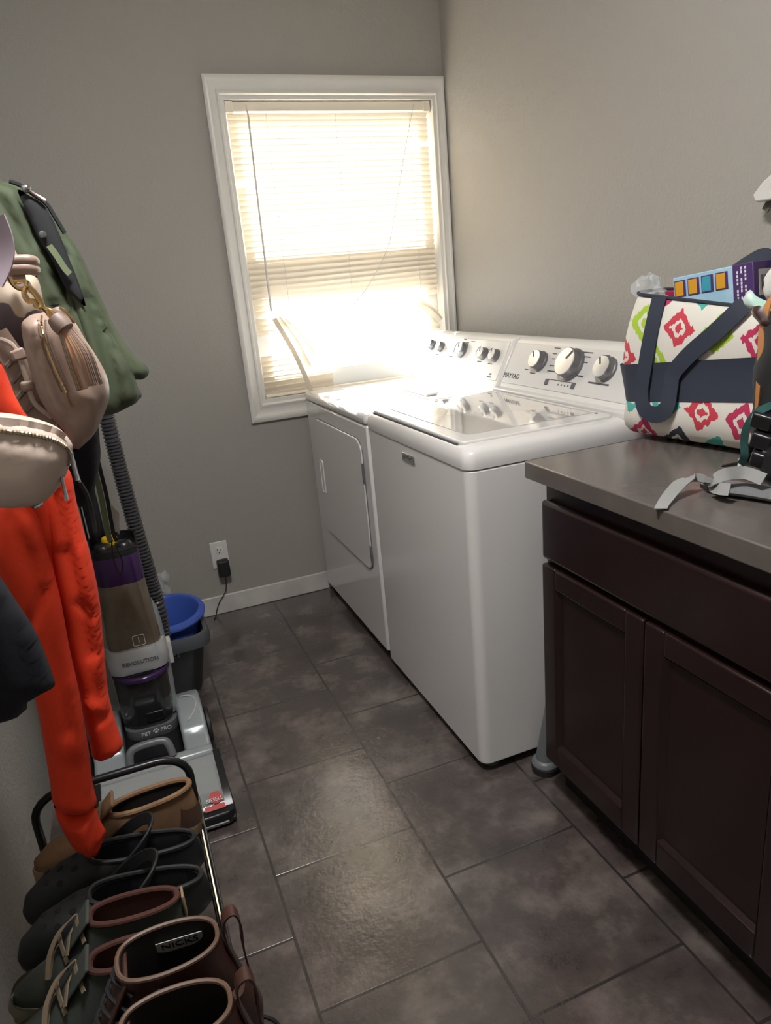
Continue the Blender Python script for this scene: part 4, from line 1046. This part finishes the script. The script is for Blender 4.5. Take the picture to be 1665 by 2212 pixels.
# dark garment behind the hoodie, green ribbon
dg_ = thing('dark_garment', 'dark navy rain jacket hanging between the orange hoodie and the hose', 'jacket', (-1.60, -1.2, 0.9))
link('shell', pillow([(60, 900), (150, 900), (205, 905), (216, 960), (216, 1000), (205, 1050), (196, 1088), (170, 1096), (120, 1090), (60, 1000)], (0, -1.25, 1.0), front=0.03, back=0.03, R=0.04, h=0.012, folds=[([(160, 940), (185, 1080)], -0.010, 0.010), ([(190, 950), (205, 1050)], 0.008, 0.008)], wrinkle=0.004), M['navy'], dg_, angle=180)
dz = smoothline([at(u, v, 'y', -1.30) for u, v in ((152, 978), (160, 1000), (165, 1020), (172, 1042))], 4)
link('zip_pull', G().tube(dz, 0.0035, 6), M['steel'], dg_)
dc = smoothline([at(u, v, 'y', -1.29) for u, v in ((172, 1042), (186, 1065), (198, 1100), (206, 1150))], 4)
link('drawcord', G().tube(dc, 0.005, 6), M['black_soft'], dg_)
ln = thing('lanyard', 'olive ribbon lanyard dangling over the carpet cleaner tank', 'lanyard', at(240, 1160, 'y', -1.16))
lr = smoothline([at(u, v, 'y', -1.16) for u, v in ((188, 900), (192, 950), (197, 985), (208, 1030), (219, 1075), (227, 1120), (235, 1160), (241, 1172))], 5)
link('ribbon', G().ribbon(lr, 0.0125, 0.0015, nrm=(0.1, -1, 0)), M['olive_lt'], ln)
link('black_ribbon', G().ribbon([p + Vector((0.012, 0.004, 0)) for p in lr], 0.009, 0.0015, nrm=(0.1, -1, 0)), M['black_soft'], ln)
lq = smoothline([at(u, v, 'y', -1.16) for u, v in ((241, 1168), (243, 1195), (250, 1225), (259, 1243), (265, 1228), (262, 1205), (250, 1180))], 4)
link('loop', G().tube(lq, 0.002, 5), M['black_soft'], ln)
link('care_tag', G().obox(at(249, 1122, 'y', -1.15), (0.007, 0, -0.012), (0.005, 0, 0.028), (0, 0.0006, 0)), M['paper'], ln)

# cow-print backpack with the beige strap
CY_ = -1.87
cw = thing('printed_backpack', 'cream cow-print backpack hanging beside the taupe pouch', 'backpack', (-1.62, CY_, 1.3))
link('body', pillow([(-150, 480), (-60, 478), (0, 505), (30, 535), (55, 590), (78, 592), (95, 655), (98, 690), (80, 740), (85, 800), (110, 860), (140, 920), (100, 930), (70, 890), (20, 800), (-60, 760), (-140, 740)], (0, CY_, 1.3), front=0.035, back=0.03, R=0.05, h=0.011, folds=[([(0, 530), (50, 640)], -0.008, 0.008), ([(40, 640), (60, 740)], 0.008, 0.010)], wrinkle=0.004), M['spots'], cw, angle=180)
for dv, r in ((565, 0.0065), (583, 0.0075)):
    link('handle', G().tube(smoothline([at(-40, dv - 2, 'y', CY_ - 0.05), at(0, dv - 1, 'y', CY_ - 0.052), at(40, dv - 3, 'y', CY_ - 0.052), at(66, dv - 3, 'y', CY_ - 0.050), at(74, dv, 'y', CY_ - 0.035)], 4), r, 10), M['taupe'], cw)
link('hanging_loop', G().ribbon(smoothline([at(-60, 490, 'y', CY_), at(-110, 420, 'y', CY_), Vector((XL + 0.11, -1.93, 1.62)), Vector((XL + 0.09, -1.94, 1.745))], 6), 0.024, 0.003, nrm=(0.2, -1, 0)), M['taupe'], cw)
link('handle_anchor', pillow([(20, 588), (50, 586), (56, 606), (50, 612), (28, 612)], (0, CY_ - 0.045, 1.3), front=0.006, back=0.01, R=0.01, h=0.005), M['taupe'], cw)
lv = smoothline([at(u, v, 'y', CY_ - 0.075) for u, v in ((-12, 470), (2, 505), (8, 540), (2, 575), (-14, 610))], 4)
link('lilac_strap', G().ribbon(lv, 0.028, 0.002, wdir=(0.8, -0.5, 0.0)), M['lavender'], cw)
wv = smoothline([at(u, v, 'y', CY_ - 0.06) for u, v in ((-10, 720), (18, 760), (40, 800), (60, 850), (85, 890), (120, 915))], 4)
link('woven_strap', G().ribbon(wv, 0.028, 0.006, nrm=(0.3, -1, 0)), M['taupe'], cw)
wl = smoothline([at(u, v, 'y', CY_ - 0.068) for u, v in ((0, 733), (22, 742), (36, 760), (46, 785), (56, 815), (64, 845), (78, 875), (112, 902))], 4)
link('strap_cord', G().tube(wl, 0.0032, 8), M['beige'], cw)
for ka, kb in ((7, 12), (17, 21)):
    link('strap_slider', G().ribbon(wl[ka:kb], 0.017, 0.011, nrm=(0.3, -1, 0)), M['taupe'], cw, bevel=(0.004, 3))
for (u0, v0, u1, v1) in ((14, 792, 36, 768), (26, 826, 50, 798), (38, 860, 62, 832), (54, 890, 80, 864)):
    link('strap_rib', G().tube([at(u0, v0, 'y', CY_ - 0.066), at(u1, v1, 'y', CY_ - 0.066)], 0.0035, 6), M['taupe_dk'], cw)

# taupe pouch with tassel
PY = -1.96
po_ = thing('taupe_pouch', 'taupe leather crossbody pouch with gold zip and tassel', 'pouch', (-1.53, PY, 1.2))
pol = [(46, 706), (56, 688), (70, 679), (88, 676), (115, 668), (138, 666), (160, 692), (185, 734), (208, 769), (230, 811), (236.5, 847), (231, 878), (208, 931), (185, 957), (159, 973), (138, 931), (115, 906), (98, 882), (80, 847), (58, 775)]
pg_ = pillow(pol, (0, PY, 1.2), front=0.034, back=0.04, R=0.045, h=0.008, folds=[([(84, 690), (95, 760), (128, 850), (160, 890)], -0.010, 0.006), ([(76, 684), (84, 760), (118, 860), (150, 930)], 0.006, 0.006), ([(186, 850), (200, 880), (195, 930)], 0.006, 0.005), ([(178, 870), (185, 920)], -0.005, 0.005)], wrinkle=0.003)
link('body', pg_, M['taupe'], po_, angle=180)
zz_ = smoothline([at(u, v, 'y', PY - 0.027) for u, v in ((90, 682), (90, 705), (98, 740), (115, 785), (130, 820), (142, 845), (155, 878))], 10)
link('zip', G().tube(stick(pg_, zz_, 0.0012), [0.0016 if i % 2 else 0.0011 for i in range(len(zz_))], 6), M['gold'], po_)
for sh in (-7, 9):
    link('seam', G().tube(stick(pg_, [at(u + sh, v + 2, 'y', PY) for u, v in ((90, 690), (91, 710), (98, 740), (115, 785), (130, 820), (142, 845))], 0.0006), 0.0016, 5), M['taupe_dk'], po_)
link('top_tab', pillow([(110, 668), (136, 664), (158, 692), (154, 702), (130, 698), (112, 684)], (0, PY - 0.026, 1.2), front=0.006, back=0.008, R=0.012, h=0.005), M['taupe_dk'], po_)
link('tab_bar', G().tube([at(128, 664, 'y', PY - 0.036), at(146, 676, 'y', PY - 0.036), at(163, 697, 'y', PY - 0.034)], 0.0018, 6), M['gold'], po_)
gd = smoothline([at(u, v, 'y', PY - 0.035) for u, v in ((20, 598), (28, 614), (42, 624), (54, 622), (58, 606))], 4)
link('d_ring', G().tube(gd, 0.0026, 7).tube([at(24, 610, 'y', PY - 0.035), at(55, 606, 'y', PY - 0.035)], 0.0018, 6), M['gold'], po_)
gc = smoothline([at(u, v, 'y', PY - 0.037) for u, v in ((56, 622), (53, 636), (62, 650), (74, 652), (82, 664), (90, 660), (84, 646), (72, 630), (62, 620))], 4)
link('swivel_clasp', G().tube(gc, 0.0034, 8, closed=True).tube([at(86, 660, 'y', PY - 0.037), at(98, 668, 'y', PY - 0.037), at(108, 682, 'y', PY - 0.037)], 0.003, 7), M['gold'], po_)
rp = [at(100, 668, 'y', PY - 0.040), at(112, 672, 'y', PY - 0.042), at(122, 688, 'y', PY - 0.044), at(112, 690, 'y', PY - 0.042)]
link('split_ring', G().tube(smoothline(rp, 4, True), 0.0018, 6, closed=True), M['gold'], po_)
ta = tag(bpy.data.objects.new('tassel', None), 'x', 'x'); bpy.data.objects.remove(ta)
c0, c1 = at(118, 686, 'y', PY - 0.046), at(142, 712, 'y', PY - 0.052)
tc0 = link('tassel_cap', G().tube([c0, c0 + (c1 - c0) * 0.5, c1], [0.0095, 0.0115, 0.0105], 12), M['taupe_dk'], po_)
random.seed(5)
for k in range(16):
    t = k / 15; e = at(170 + 48 * t, 842 - 16 * t + random.uniform(-4, 4), 'y', PY - 0.050 - 0.012 * math.sin(PI * t))
    s = c1 + Vector(((t - 0.5) * 0.012, -0.004 * math.sin(PI * t), 0))
    m_ = (s + e) / 2 + Vector((0.006 * (t - 0.2), -0.006, 0.004))
    link('tassel_strand', G().ribbon(smoothline([s, m_, e], 5), 0.0045, 0.0016, nrm=(random.uniform(-.6, .6), -1, 0)), M['tassel_in'] if k in (4, 6, 9) else M['taupe'], po_)

# beige belt bag in front
BY_ = -2.085
bb = thing('belt_bag', 'beige nylon belt bag with curved top zip in front of the orange hoodie', 'belt bag', (-1.60, BY_, 1.14))
bo = [(-130, 900), (-60, 889), (0, 891), (45, 897), (95, 910), (130, 927), (152, 952), (157, 968), (152, 1000), (138, 1035), (112, 1070), (85, 1090), (40, 1096), (0, 1097), (-70, 1094), (-135, 1060)]
bg_ = pillow(bo, (0, BY_, 1.1), front=0.034, back=0.03, R=0.035, h=0.008, folds=[([(-130, 935), (0, 938), (80, 950), (130, 968), (152, 990)], -0.005, 0.004)], wrinkle=0.0025)
link('body', bg_, M['beige'], bb, angle=180)
zc = stick(bg_, smoothline([at(u, v, 'y', BY_ - 0.03) for u, v in ((-125, 918), (-40, 924), (0, 930), (55, 937), (105, 947), (136, 961), (150, 978), (147, 1005))], 14), 0.0015)
link('zip', G().tube(zc, [0.0026 if i % 2 else 0.0018 for i in range(len(zc))], 6), M['zip'], bb)
link('zip_flap', G().ribbon(stick(bg_, smoothline([at(u, v, 'y', BY_ - 0.03) for u, v in ((-120, 906), (0, 911), (60, 918), (110, 930), (138, 945))], 6), 0.002), 0.009, 0.003, nrm=(0, -1, 0.2)), M['beige'], bb)
for path in (((152, 978), (156, 992), (160, 1012), (167, 1038)), ((133, 1030), (136, 1045), (140, 1062), (144, 1080))):
    q = [at(u, v, 'y', BY_ - 0.008) for u, v in path]
    link('zip_pull', G().tube(q, [0.003, 0.0018, 0.0022, 0.0026], 7), M['steel'], bb)
link('belt_strap', G().ribbon(smoothline([at(-70, 900, 'y', BY_), at(-110, 760, 'y', BY_), Vector((XL + 0.12, -2.13, 1.60)), Vector((XL + 0.09, -2.14, 1.745))], 6), 0.022, 0.003, nrm=(0.2, -1, 0)), M['beige'], bb)
link('side_loop', G().tube(smoothline([at(72, 1096, 'y', BY_ - 0.005), at(80, 1094, 'y', BY_ - 0.012), at(90, 1088, 'y', BY_ - 0.005)], 4), 0.002, 6), M['steel'], bb)

# orange hoodie
HY_ = -1.80
ho = thing('hoodie', 'bright orange hoodie hanging behind the beige belt bag with sleeves dangling', 'hoodie', (-1.62, HY_, 0.8))
hb = [(-262, 300), (-225, 290), (-150, 470), (-60, 690), (0, 770), (25, 830), (60, 890), (110, 960), (148, 1012), (166, 1090), (178, 1150), (170, 1300), (120, 1380), (40, 1300), (-60, 1260), (-170, 1200), (-205, 800)]
link('body', pillow(hb, (0, HY_ + 0.03, 1.0), front=0.05, back=0.05, R=0.07, h=0.012, folds=[([(10, 800), (70, 950), (90, 1150)], 0.012, 0.014), ([(60, 900), (130, 1080), (150, 1200)], -0.010, 0.012)], wrinkle=0.006, wscale=12), M['orange'], ho, angle=180)
s1 = [(100, 1000), (148, 1012), (166, 1087), (182, 1150), (196, 1200), (214, 1290), (224, 1390), (233, 1490), (246, 1545), (258, 1582), (266, 1606), (258, 1622), (232, 1633), (203, 1640), (192, 1600), (170, 1500), (140, 1380), (110, 1250), (85, 1100)]
f1 = [([(120, 1050), (150, 1180), (185, 1300), (200, 1400)], -0.010, 0.008), ([(150, 1040), (180, 1180), (210, 1330), (222, 1440)], 0.008, 0.010), ([(172, 1290), (205, 1320)], -0.006, 0.006), ([(195, 1505), (240, 1520)], 0.010, 0.008), ([(190, 1540), (252, 1530)], -0.008, 0.006), ([(140, 1180), (190, 1400), (215, 1520)], -0.007, 0.008)]
link('sleeve', pillow(s1, (0, HY_ + 0.01, 0.8), front=0.035, back=0.035, R=0.04, h=0.009, folds=f1, wrinkle=0.006, wscale=16, stretch=0.5), M['orange'], ho, angle=180)
s2 = [(-30, 1080), (40, 1085), (78, 1110), (100, 1180), (130, 1290), (150, 1400), (168, 1480), (182, 1560), (194, 1640), (200, 1690), (207, 1740), (160, 1752), (118, 1740), (108, 1690), (95, 1610), (78, 1520), (50, 1400), (10, 1280), (-40, 1180)]
f2 = [([(30, 1110), (80, 1230), (120, 1400), (150, 1560)], -0.010, 0.012), ([(60, 1100), (110, 1230), (150, 1420), (180, 1600)], 0.010, 0.012), ([(100, 1260), (70, 1330)], -0.007, 0.007), ([(110, 1740), (160, 1750), (207, 1738)], -0.006, 0.006), ([(90, 1180), (128, 1330), (156, 1440)], -0.008, 0.007)]
link('sleeve', pillow(s2, (0, HY_ - 0.035, 0.8), front=0.038, back=0.03, R=0.045, h=0.009, folds=f2, wrinkle=0.006, wscale=15, stretch=0.5), M['orange'], ho, angle=180)
s3 = [(116, 1738), (160, 1750), (206, 1738), (214, 1768), (229, 1795), (222, 1815), (214, 1840), (190, 1843), (155, 1828), (136, 1796), (122, 1765)]
link('cuff', pillow(s3, (0, HY_ - 0.035, 0.5), front=0.03, back=0.028, R=0.03, h=0.008, folds=[([(180, 1755), (195, 1835)], 0.006, 0.006), ([(205, 1760), (205, 1835)], -0.005, 0.006)], wrinkle=0.004, smooth=False), M['orange'], ho, angle=180)

# navy garment
NY = -2.02
na = thing('navy_sweatshirt', 'dark navy sweatshirt sleeve hanging at the left edge below the belt bag', 'sweatshirt', (-1.66, NY, 0.95))
link('sleeve', pillow([(-265, 560), (-225, 560), (-150, 830), (-60, 1150), (0, 1245), (30, 1290), (72, 1355), (96, 1408), (118, 1470), (114, 1486), (88, 1500), (60, 1515), (54, 1536), (0, 1556), (-70, 1566), (-150, 1500), (-215, 1000)], (0, NY, 0.9), front=0.04, back=0.035, R=0.05, h=0.01, folds=[([(0, 1290), (60, 1420), (80, 1500)], -0.010, 0.012), ([(-40, 1300), (10, 1450)], 0.010, 0.014)], wrinkle=0.006), M['navy'], na, angle=180)

# ------------------------------------------------------------------ shoe rack and shoes
SZ = 0.33
rk = thing('shoe_rack', 'black metal wire shoe rack along the left wall', 'shoe rack', (-1.64, -2.0, 0))
RX0, RX1, RY0, RY1 = -1.775, -1.487, -1.632, -2.40
for y in (RY0, RY1):
    arch = [(RX0, y, 0.004), (RX0, y, 0.40)] + [(RX0 + 0.06 - 0.06 * math.cos(a), y, 0.40 + 0.052 * math.sin(a)) for a in [PI / 2 * k / 6 for k in range(1, 7)]] + [(RX1 - 0.06 + 0.06 * math.sin(a), y, 0.40 + 0.052 * math.cos(a)) for a in [PI / 2 * k / 6 for k in range(0, 7)]] + [(RX1, y, 0.004)]
    link('end_frame', G().tube(arch, 0.008, 10), M['black'], rk)
for z in (0.14, SZ - 0.004):
    for x in (RX0, RX1):
        link('shelf_rail', G().tube([(x, RY0, z), (x, RY1, z)], 0.004, 8), M['chrome'] if x == RX1 else M['black'], rk)
    for k in range(5):
        x = RX0 + (RX1 - RX0) * (k + 0.6) / 5.6
        link('shelf_wire', G().tube([(x, RY0, z), (x, RY1, z)], 0.0025, 6), M['black'], rk)
    link('cross_wire', G().tube([(RX0, -2.0, z - 0.006), (RX1, -2.0, z - 0.006)], 0.003, 6), M['black'], rk)
link('side_rail', G().tube([(RX1 + 0.006, RY0, SZ + 0.012), (RX1 + 0.006, RY1, SZ + 0.012)], 0.0035, 8), M['black'], rk)

WT = [(0, .70), (.12, .92), (.28, 1.0), (.42, .93), (.56, .80), (.75, .76), (.9, .74), (1, .70)]
def wf(u):
    u = max(0, min(1, u))
    for (a, x), (b, y) in zip(WT[:-1], WT[1:]):
        if u <= b: return x + (y - x) * (u - a) / (b - a)
    return WT[-1][1]
class Shoe:
    def __init__(s, xt, L, yc, z0, hw, yaw=0.0):
        s.xt, s.L, s.yc, s.z0, s.hw, s.yaw = xt, L, yc, z0, hw, yaw
    def P(s, a, lat, z):
        c, n = math.cos(s.yaw), math.sin(s.yaw); a2 = a - s.L / 2
        return Vector((s.xt + s.L / 2 + a2 * c - lat * n, s.yc + a2 * n + lat * c, s.z0 + z))
    def ring(s, z, s0, s1, k=1.0, n=40, e=0.78):
        """z may be (toe end, heel end)"""
        out = []
        for i in range(n):
            t = 2 * PI * i / n; c, q = math.cos(t), math.sin(t)
            a = (s0 + s1) / 2 - (s1 - s0) / 2 * math.copysign(abs(c) ** 0.9, c)
            lat = s.hw * k * wf(a / s.L) * math.copysign(abs(q) ** e, q)
            zz = z if not isinstance(z, tuple) else z[0] + (z[1] - z[0]) * max(0.0, min(1.0, (a - s0) / (s1 - s0))) ** (1.0 if len(z) < 3 else z[2])
            out.append(s.P(a, lat, zz))
        return out

# tan-brown suede shoe (far end of the rack)
def tan_shoe():
    S = Shoe(-1.785, 0.305, -1.712, SZ + 0.002, 0.046)
    t = thing('suede_shoe', 'worn tan suede low shoe at the far end of the shoe rack', 'shoe', (-1.63, -1.715, SZ))
    L = S.L
    link('sole', G().loft([S.ring(0, 0.004, L - 0.004), S.ring(0.005, 0, L), S.ring(0.028, 0, L), S.ring(0.032, 0.003, L - 0.003)]), M['sole_tan'], t)
    up = [S.ring(0.030, 0.004, L - 0.004, 0.98), S.ring(0.045, 0.006, L - 0.002, 0.98), S.ring((0.060, 0.062), 0.025, L - 0.003, 0.97), S.ring((0.072, 0.078), 0.070, L - 0.006, 0.92), S.ring((0.085, 0.092), 0.115, L - 0.008, 0.84), S.ring((0.100, 0.108, 1.4), 0.145, L - 0.010, 0.80)]
    inr = [S.ring((0.098, 0.104, 1.4), 0.150, L - 0.016, 0.68), S.ring((0.07, 0.07), 0.13, L - 0.018, 0.66), S.ring(0.042, 0.11, L - 0.02, 0.66)]
    link('upper', G().loft(up, False, False), M['shoe_tan'], t)
    link('lining', G().loft([up[-1]] + inr, False, True), M['shoe_dark'], t)
    link('collar', G().tube(S.ring((0.100, 0.108, 1.4), 0.146, L - 0.012, 0.76), 0.0055, 8, closed=True), M['shoe_tan'], t)
    link('tongue', G().loft([[S.P(0.11, -0.02, 0.086), S.P(0.11, 0.02, 0.086), S.P(0.11, 0.02, 0.080), S.P(0.11, -0.02, 0.080)], [S.P(0.155, -0.024, 0.128), S.P(0.155, 0.024, 0.128), S.P(0.160, 0.024, 0.124), S.P(0.160, -0.024, 0.124)]]), M['shoe_tan'], t, bevel=(0.002, 2))
    link('heel_patch', G().loft([S.ring(0.034, L - 0.05, L + 0.0005, 1.0), S.ring(0.075, L - 0.04, L - 0.001, 0.99)], False, False), M['shoe_brown'], t)
    for k in range(4):
        a = 0.088 + 0.014 * k; z = 0.083 + 0.0095 * k
        link('lace', G().tube(smoothline([S.P(a, -0.024, z - 0.004), S.P(a + 0.004, 0, z + 0.006), S.P(a + 0.002, 0.024, z - 0.004)], 4), 0.0025, 6), M['lace'], t)
    return t
tan_shoe()

# black clogs with straps
def clog(yc, yaw, label):
    S = Shoe(-1.790, 0.300, yc, SZ + 0.002, 0.046, yaw)
    t = thing('foam_clog', label, 'clog', (-1.64, yc, SZ), 'pair of black foam clogs')
    L = S.L
    up = [S.ring(0, 0.01, L - 0.012, 0.95), S.ring(0.010, 0.0, L - 0.002, 1.0), S.ring((0.03, 0.03), -0.003, L, 1.02), S.ring((0.055, 0.048), 0.006, L - 0.003, 1.0), S.ring((0.078, 0.058), 0.035, L - 0.005, 0.97), S.ring((0.092, 0.064), 0.075, L - 0.008, 0.92), S.ring((0.098, 0.066), 0.115, L - 0.010, 0.86)]
    inr = [S.ring((0.092, 0.062), 0.120, L - 0.018, 0.74), S.ring((0.05, 0.04), 0.10, L - 0.02, 0.74), S.ring(0.026, 0.085, L - 0.022, 0.72)]
    shl = G().loft(up + inr); link('shell', shl, M['rubber'], t)
    for a, l in ((0.045, -0.012), (0.045, 0.014), (0.068, -0.026), (0.068, 0.0), (0.068, 0.026), (0.092, -0.016), (0.092, 0.014)):
        hp0, hn0 = drop(shl, S.P(a, l, 0.0)); hn0 = hn0 if hn0.z > 0 else -hn0
        link('vent_hole', G().lathe([(0.0058, -0.004), (0.0058, 0.0005)], hp0, hn0, 14), M['hole'], t)
    ang = 62
    st = []
    for i in range(21):
        q = PI * i / 20; u = math.sin(q); lat = math.cos(q) * 0.046
        st.append(S.P(0.150 + 0.105 * u * math.cos(math.radians(ang)) * 1.5, lat, 0.070 + 0.085 * u * math.sin(math.radians(ang)) * 0.72))
    link('heel_strap', G().ribbon(st, 0.021, 0.005, wdir=(0.45, 0, 0.9)), M['rubber'], t, bevel=(0.0015, 2))
    for l in (-0.047, 0.047):
        link('rivet', G().lathe([(0.009, -0.003), (0.009, 0.003), (0.006, 0.005)], S.P(0.150, l * 0.93, 0.068), (0, math.copysign(1, l), 0), 14), M['black'], t)
    r0 = S.ring((0.098, 0.066), 0.116, L - 0.012, 0.82)
    link('rim', G().tube(r0, 0.0045, 8, closed=True), M['rubber'], t)
clog(-1.808, 0.0, 'black foam clog with raised heel strap, beside the tan shoe')
clog(-1.902, 0.0, 'black foam clog nearer the grey sneakers, vent holes on its toe')

# grey sneakers
def sneaker(yc, label, z):
    S = Shoe(-1.795, 0.265, yc, z, 0.0405, 0.0)
    t = thing('canvas_sneaker', label, 'sneaker', (-1.66, yc, SZ), 'pair of grey canvas sneakers')
    L = S.L
    link('sole', G().loft([S.ring(0, 0.004, L - 0.004), S.ring(0.004, 0, L), S.ring((0.034, 0.030), -0.001, L), S.ring((0.038, 0.032), 0.003, L - 0.003)]), M['sole_white'], t)
    up = [S.ring((0.036, 0.030), 0.005, L - 0.004, 0.98), S.ring((0.052, 0.045), 0.010, L - 0.003, 0.98), S.ring((0.066, 0.060), 0.035, L - 0.004, 0.95), S.ring((0.082, 0.075), 0.072, L - 0.006, 0.90), S.ring((0.100, 0.090), 0.102, L - 0.008, 0.84), S.ring((0.122, 0.108), 0.120, L - 0.008, 0.82), S.ring((0.134, 0.120), 0.128, L - 0.009, 0.82)]
    inr = [S.ring((0.132, 0.118), 0.134, L - 0.016, 0.70), S.ring((0.09, 0.08), 0.12, L - 0.018, 0.68), S.ring(0.04, 0.09, L - 0.02, 0.66)]
    link('upper', G().loft(up, False, False), M['grey_canvas'], t)
    link('lining', G().loft([up[-1]] + inr, False, True), M['rust'], t)
    link('collar', G().tube(S.ring((0.134, 0.120), 0.129, L - 0.011, 0.79), 0.0045, 8, closed=True), M['rust'] , t)
    link('toe_cap', G().loft([S.ring((0.034, 0.03), -0.0012, 0.06, 1.0, e=0.8), S.ring((0.050, 0.04), 0.006, 0.058, 0.99)], False, False), M['sole_white'], t)
    link('tongue', G().loft([[S.P(0.085, -0.018, 0.094), S.P(0.085, 0.018, 0.094), S.P(0.087, 0.018, 0.090), S.P(0.087, -0.018, 0.090)], [S.P(0.128, -0.023, 0.148), S.P(0.128, 0.023, 0.148), S.P(0.133, 0.023, 0.146), S.P(0.133, -0.023, 0.146)]]), M['grey_canvas'], t, bevel=(0.002, 2))
    for k in range(4):
        a = 0.066 + 0.014 * k; z_ = 0.086 + 0.0125 * k
        link('lace', G().ribbon(smoothline([S.P(a + (0.012 if k % 2 else 0), -0.026, z_ - 0.006), S.P(a + 0.005, 0, z_ + 0.005), S.P(a + (0 if k % 2 else 0.012), 0.026, z_ - 0.002)], 4), 0.007, 0.002, wdir=(0.6, 0, 0.8)), M['lace'], t)
    link('loose_lace', G().ribbon(smoothline([S.P(0.11, 0.02, 0.13), S.P(0.085, 0.01, 0.118), S.P(0.07, -0.012, 0.104), S.P(0.065, -0.034, 0.085)], 4), 0.008, 0.002, wdir=(0.8, 0.1, 0.5)), M['lace'], t)
    link('heel_tab', G().obox(S.P(L - 0.004, 0, 0.100), (0.002, 0, 0), (0, 0.012, 0), (0, 0, 0.022)), M['sole_tan'], t, bevel=(0.002, 2))
sneaker(-1.988, 'grey canvas sneaker with tan laces, next to the black clogs', SZ + 0.002)
sneaker(-2.071, 'grey canvas sneaker with tan laces, next to the brown boots', SZ + 0.002)

# brown boots
def boot(yc, label, tagged):
    S = Shoe(-1.758, 0.300, yc, SZ + 0.002, 0.047)
    t = thing('leather_boot', label, 'boot', (-1.62, yc, SZ), 'pair of brown leather boots')
    L = S.L
    link('sole', G().loft([S.ring(0, 0.004, L - 0.004), S.ring(0.004, 0, L), S.ring(0.028, 0, L), S.ring(0.030, 0.002, L - 0.002)]), M['boot_edge'], t)
    up = [S.ring(0.029, 0.006, L - 0.006, 0.97), S.ring(0.05, 0.006, L - 0.003, 0.99), S.ring((0.070, 0.075), 0.020, L - 0.004, 0.96), S.ring((0.088, 0.095), 0.065, L - 0.012, 0.92), S.ring((0.110, 0.115), 0.105, L - 0.018, 0.90), S.ring((0.135, 0.14), 0.130, L - 0.020, 0.98), S.ring((0.170, 0.165), 0.140, L - 0.028, 1.05), S.ring((0.205, 0.200), 0.138, L - 0.034, 1.08)]
    inr = [S.ring((0.203, 0.198), 0.143, L - 0.039, 0.98), S.ring((0.13, 0.13), 0.141, L - 0.034, 0.90), S.ring(0.05, 0.12, L - 0.025, 0.8)]
    link('shaft', G().loft(up, False, False), M['boot'], t)
    link('lining', G().loft([up[-1]] + inr, False, True), M['boot_in'], t)
    link('collar_edge', G().tube(S.ring((0.205, 0.200), 0.140, L - 0.036, 1.03), 0.0032, 7, closed=True), M['boot_edge'], t)
    link('heel_counter', G().loft([S.ring(0.032, L - 0.09, L + 0.001, 1.03), S.ring(0.06, L - 0.085, L + 0.004, 1.04), S.ring(0.09, L - 0.07, L - 0.004, 1.03), S.ring(0.115, L - 0.045, L - 0.014, 1.0)], False, True), M['boot'], t)
    pl = [S.P(L - 0.012, 0, 0.105), S.P(L - 0.022, 0, 0.15), S.P(L - 0.028, 0, 0.185), S.P(L - 0.026, 0, 0.215), S.P(L - 0.012, 0, 0.222), S.P(L - 0.006, 0, 0.20), S.P(L - 0.008, 0, 0.16), S.P(L - 0.006, 0, 0.12)]
    link('pull_loop', G().ribbon(smoothline(pl, 5), 0.019, 0.0025, wdir=(0, 1, 0)), M['boot'], t)
    for sg in (-1, 1):
        for k in range(4):
            a = 0.100 + 0.013 * k; z_ = 0.115 + 0.024 * k
            link('eyelet', G().lathe([(0.0045, 0), (0.0045, 0.002), (0.002, 0.0025)], S.P(a + 0.045, sg * 0.044 * (0.9 if k < 2 else 1.0), z_), (0, sg, 0.1), 12), M['steel'], t)
    link('tongue', G().loft([[S.P(0.10, -0.026, 0.110), S.P(0.10, 0.026, 0.110), S.P(0.104, 0.026, 0.108), S.P(0.104, -0.026, 0.108)], [S.P(0.146, -0.030, 0.198), S.P(0.146, 0.030, 0.198), S.P(0.152, 0.030, 0.197), S.P(0.152, -0.030, 0.197)]]), M['boot'], t, bevel=(0.002, 2))
    for k in range(5):
        a = 0.094 + 0.010 * k; z_ = 0.110 + 0.019 * k
        link('lace', G().tube(smoothline([S.P(a + 0.02, -0.034, z_ - 0.002), S.P(a - 0.002, 0, z_ + 0.006), S.P(a + 0.02, 0.034, z_ + 0.006)], 4), 0.0026, 6), M['black_soft'], t)
    if tagged:
        o = S.P(0.215, 0.030, 0.172); lx = Vector((1, -0.10, 0.0)); lz = Vector((0, -0.25, 1)).normalized()
        lb = link('label_patch', G().obox(o, lx.normalized() * 0.030, lz * 0.012, Vector((0, 0.0006, 0))), M['paper'], t)
        text('lettering', "NICKS", 0.017, M['boot_in'], lb, o + Vector((0, -0.0012, 0.001)), lx, lz)
boot(-2.160, "tall brown leather boot with a white label inside, behind the other boot", True)
boot(-2.258, 'tall brown leather boot nearest the camera with dark empty shaft', False)
cdp_ = smoothline([at(u, v, 'z', 0.004) for u, v in ((530, 2215), (560, 2196), (585, 2200), (605, 2218), (640, 2290))], 5)
tag(link('floor_cord', G().tube(cdp_, 0.003, 6), M['black_soft'], None), 'thin black cord on the floor beside the brown boots', 'cord')
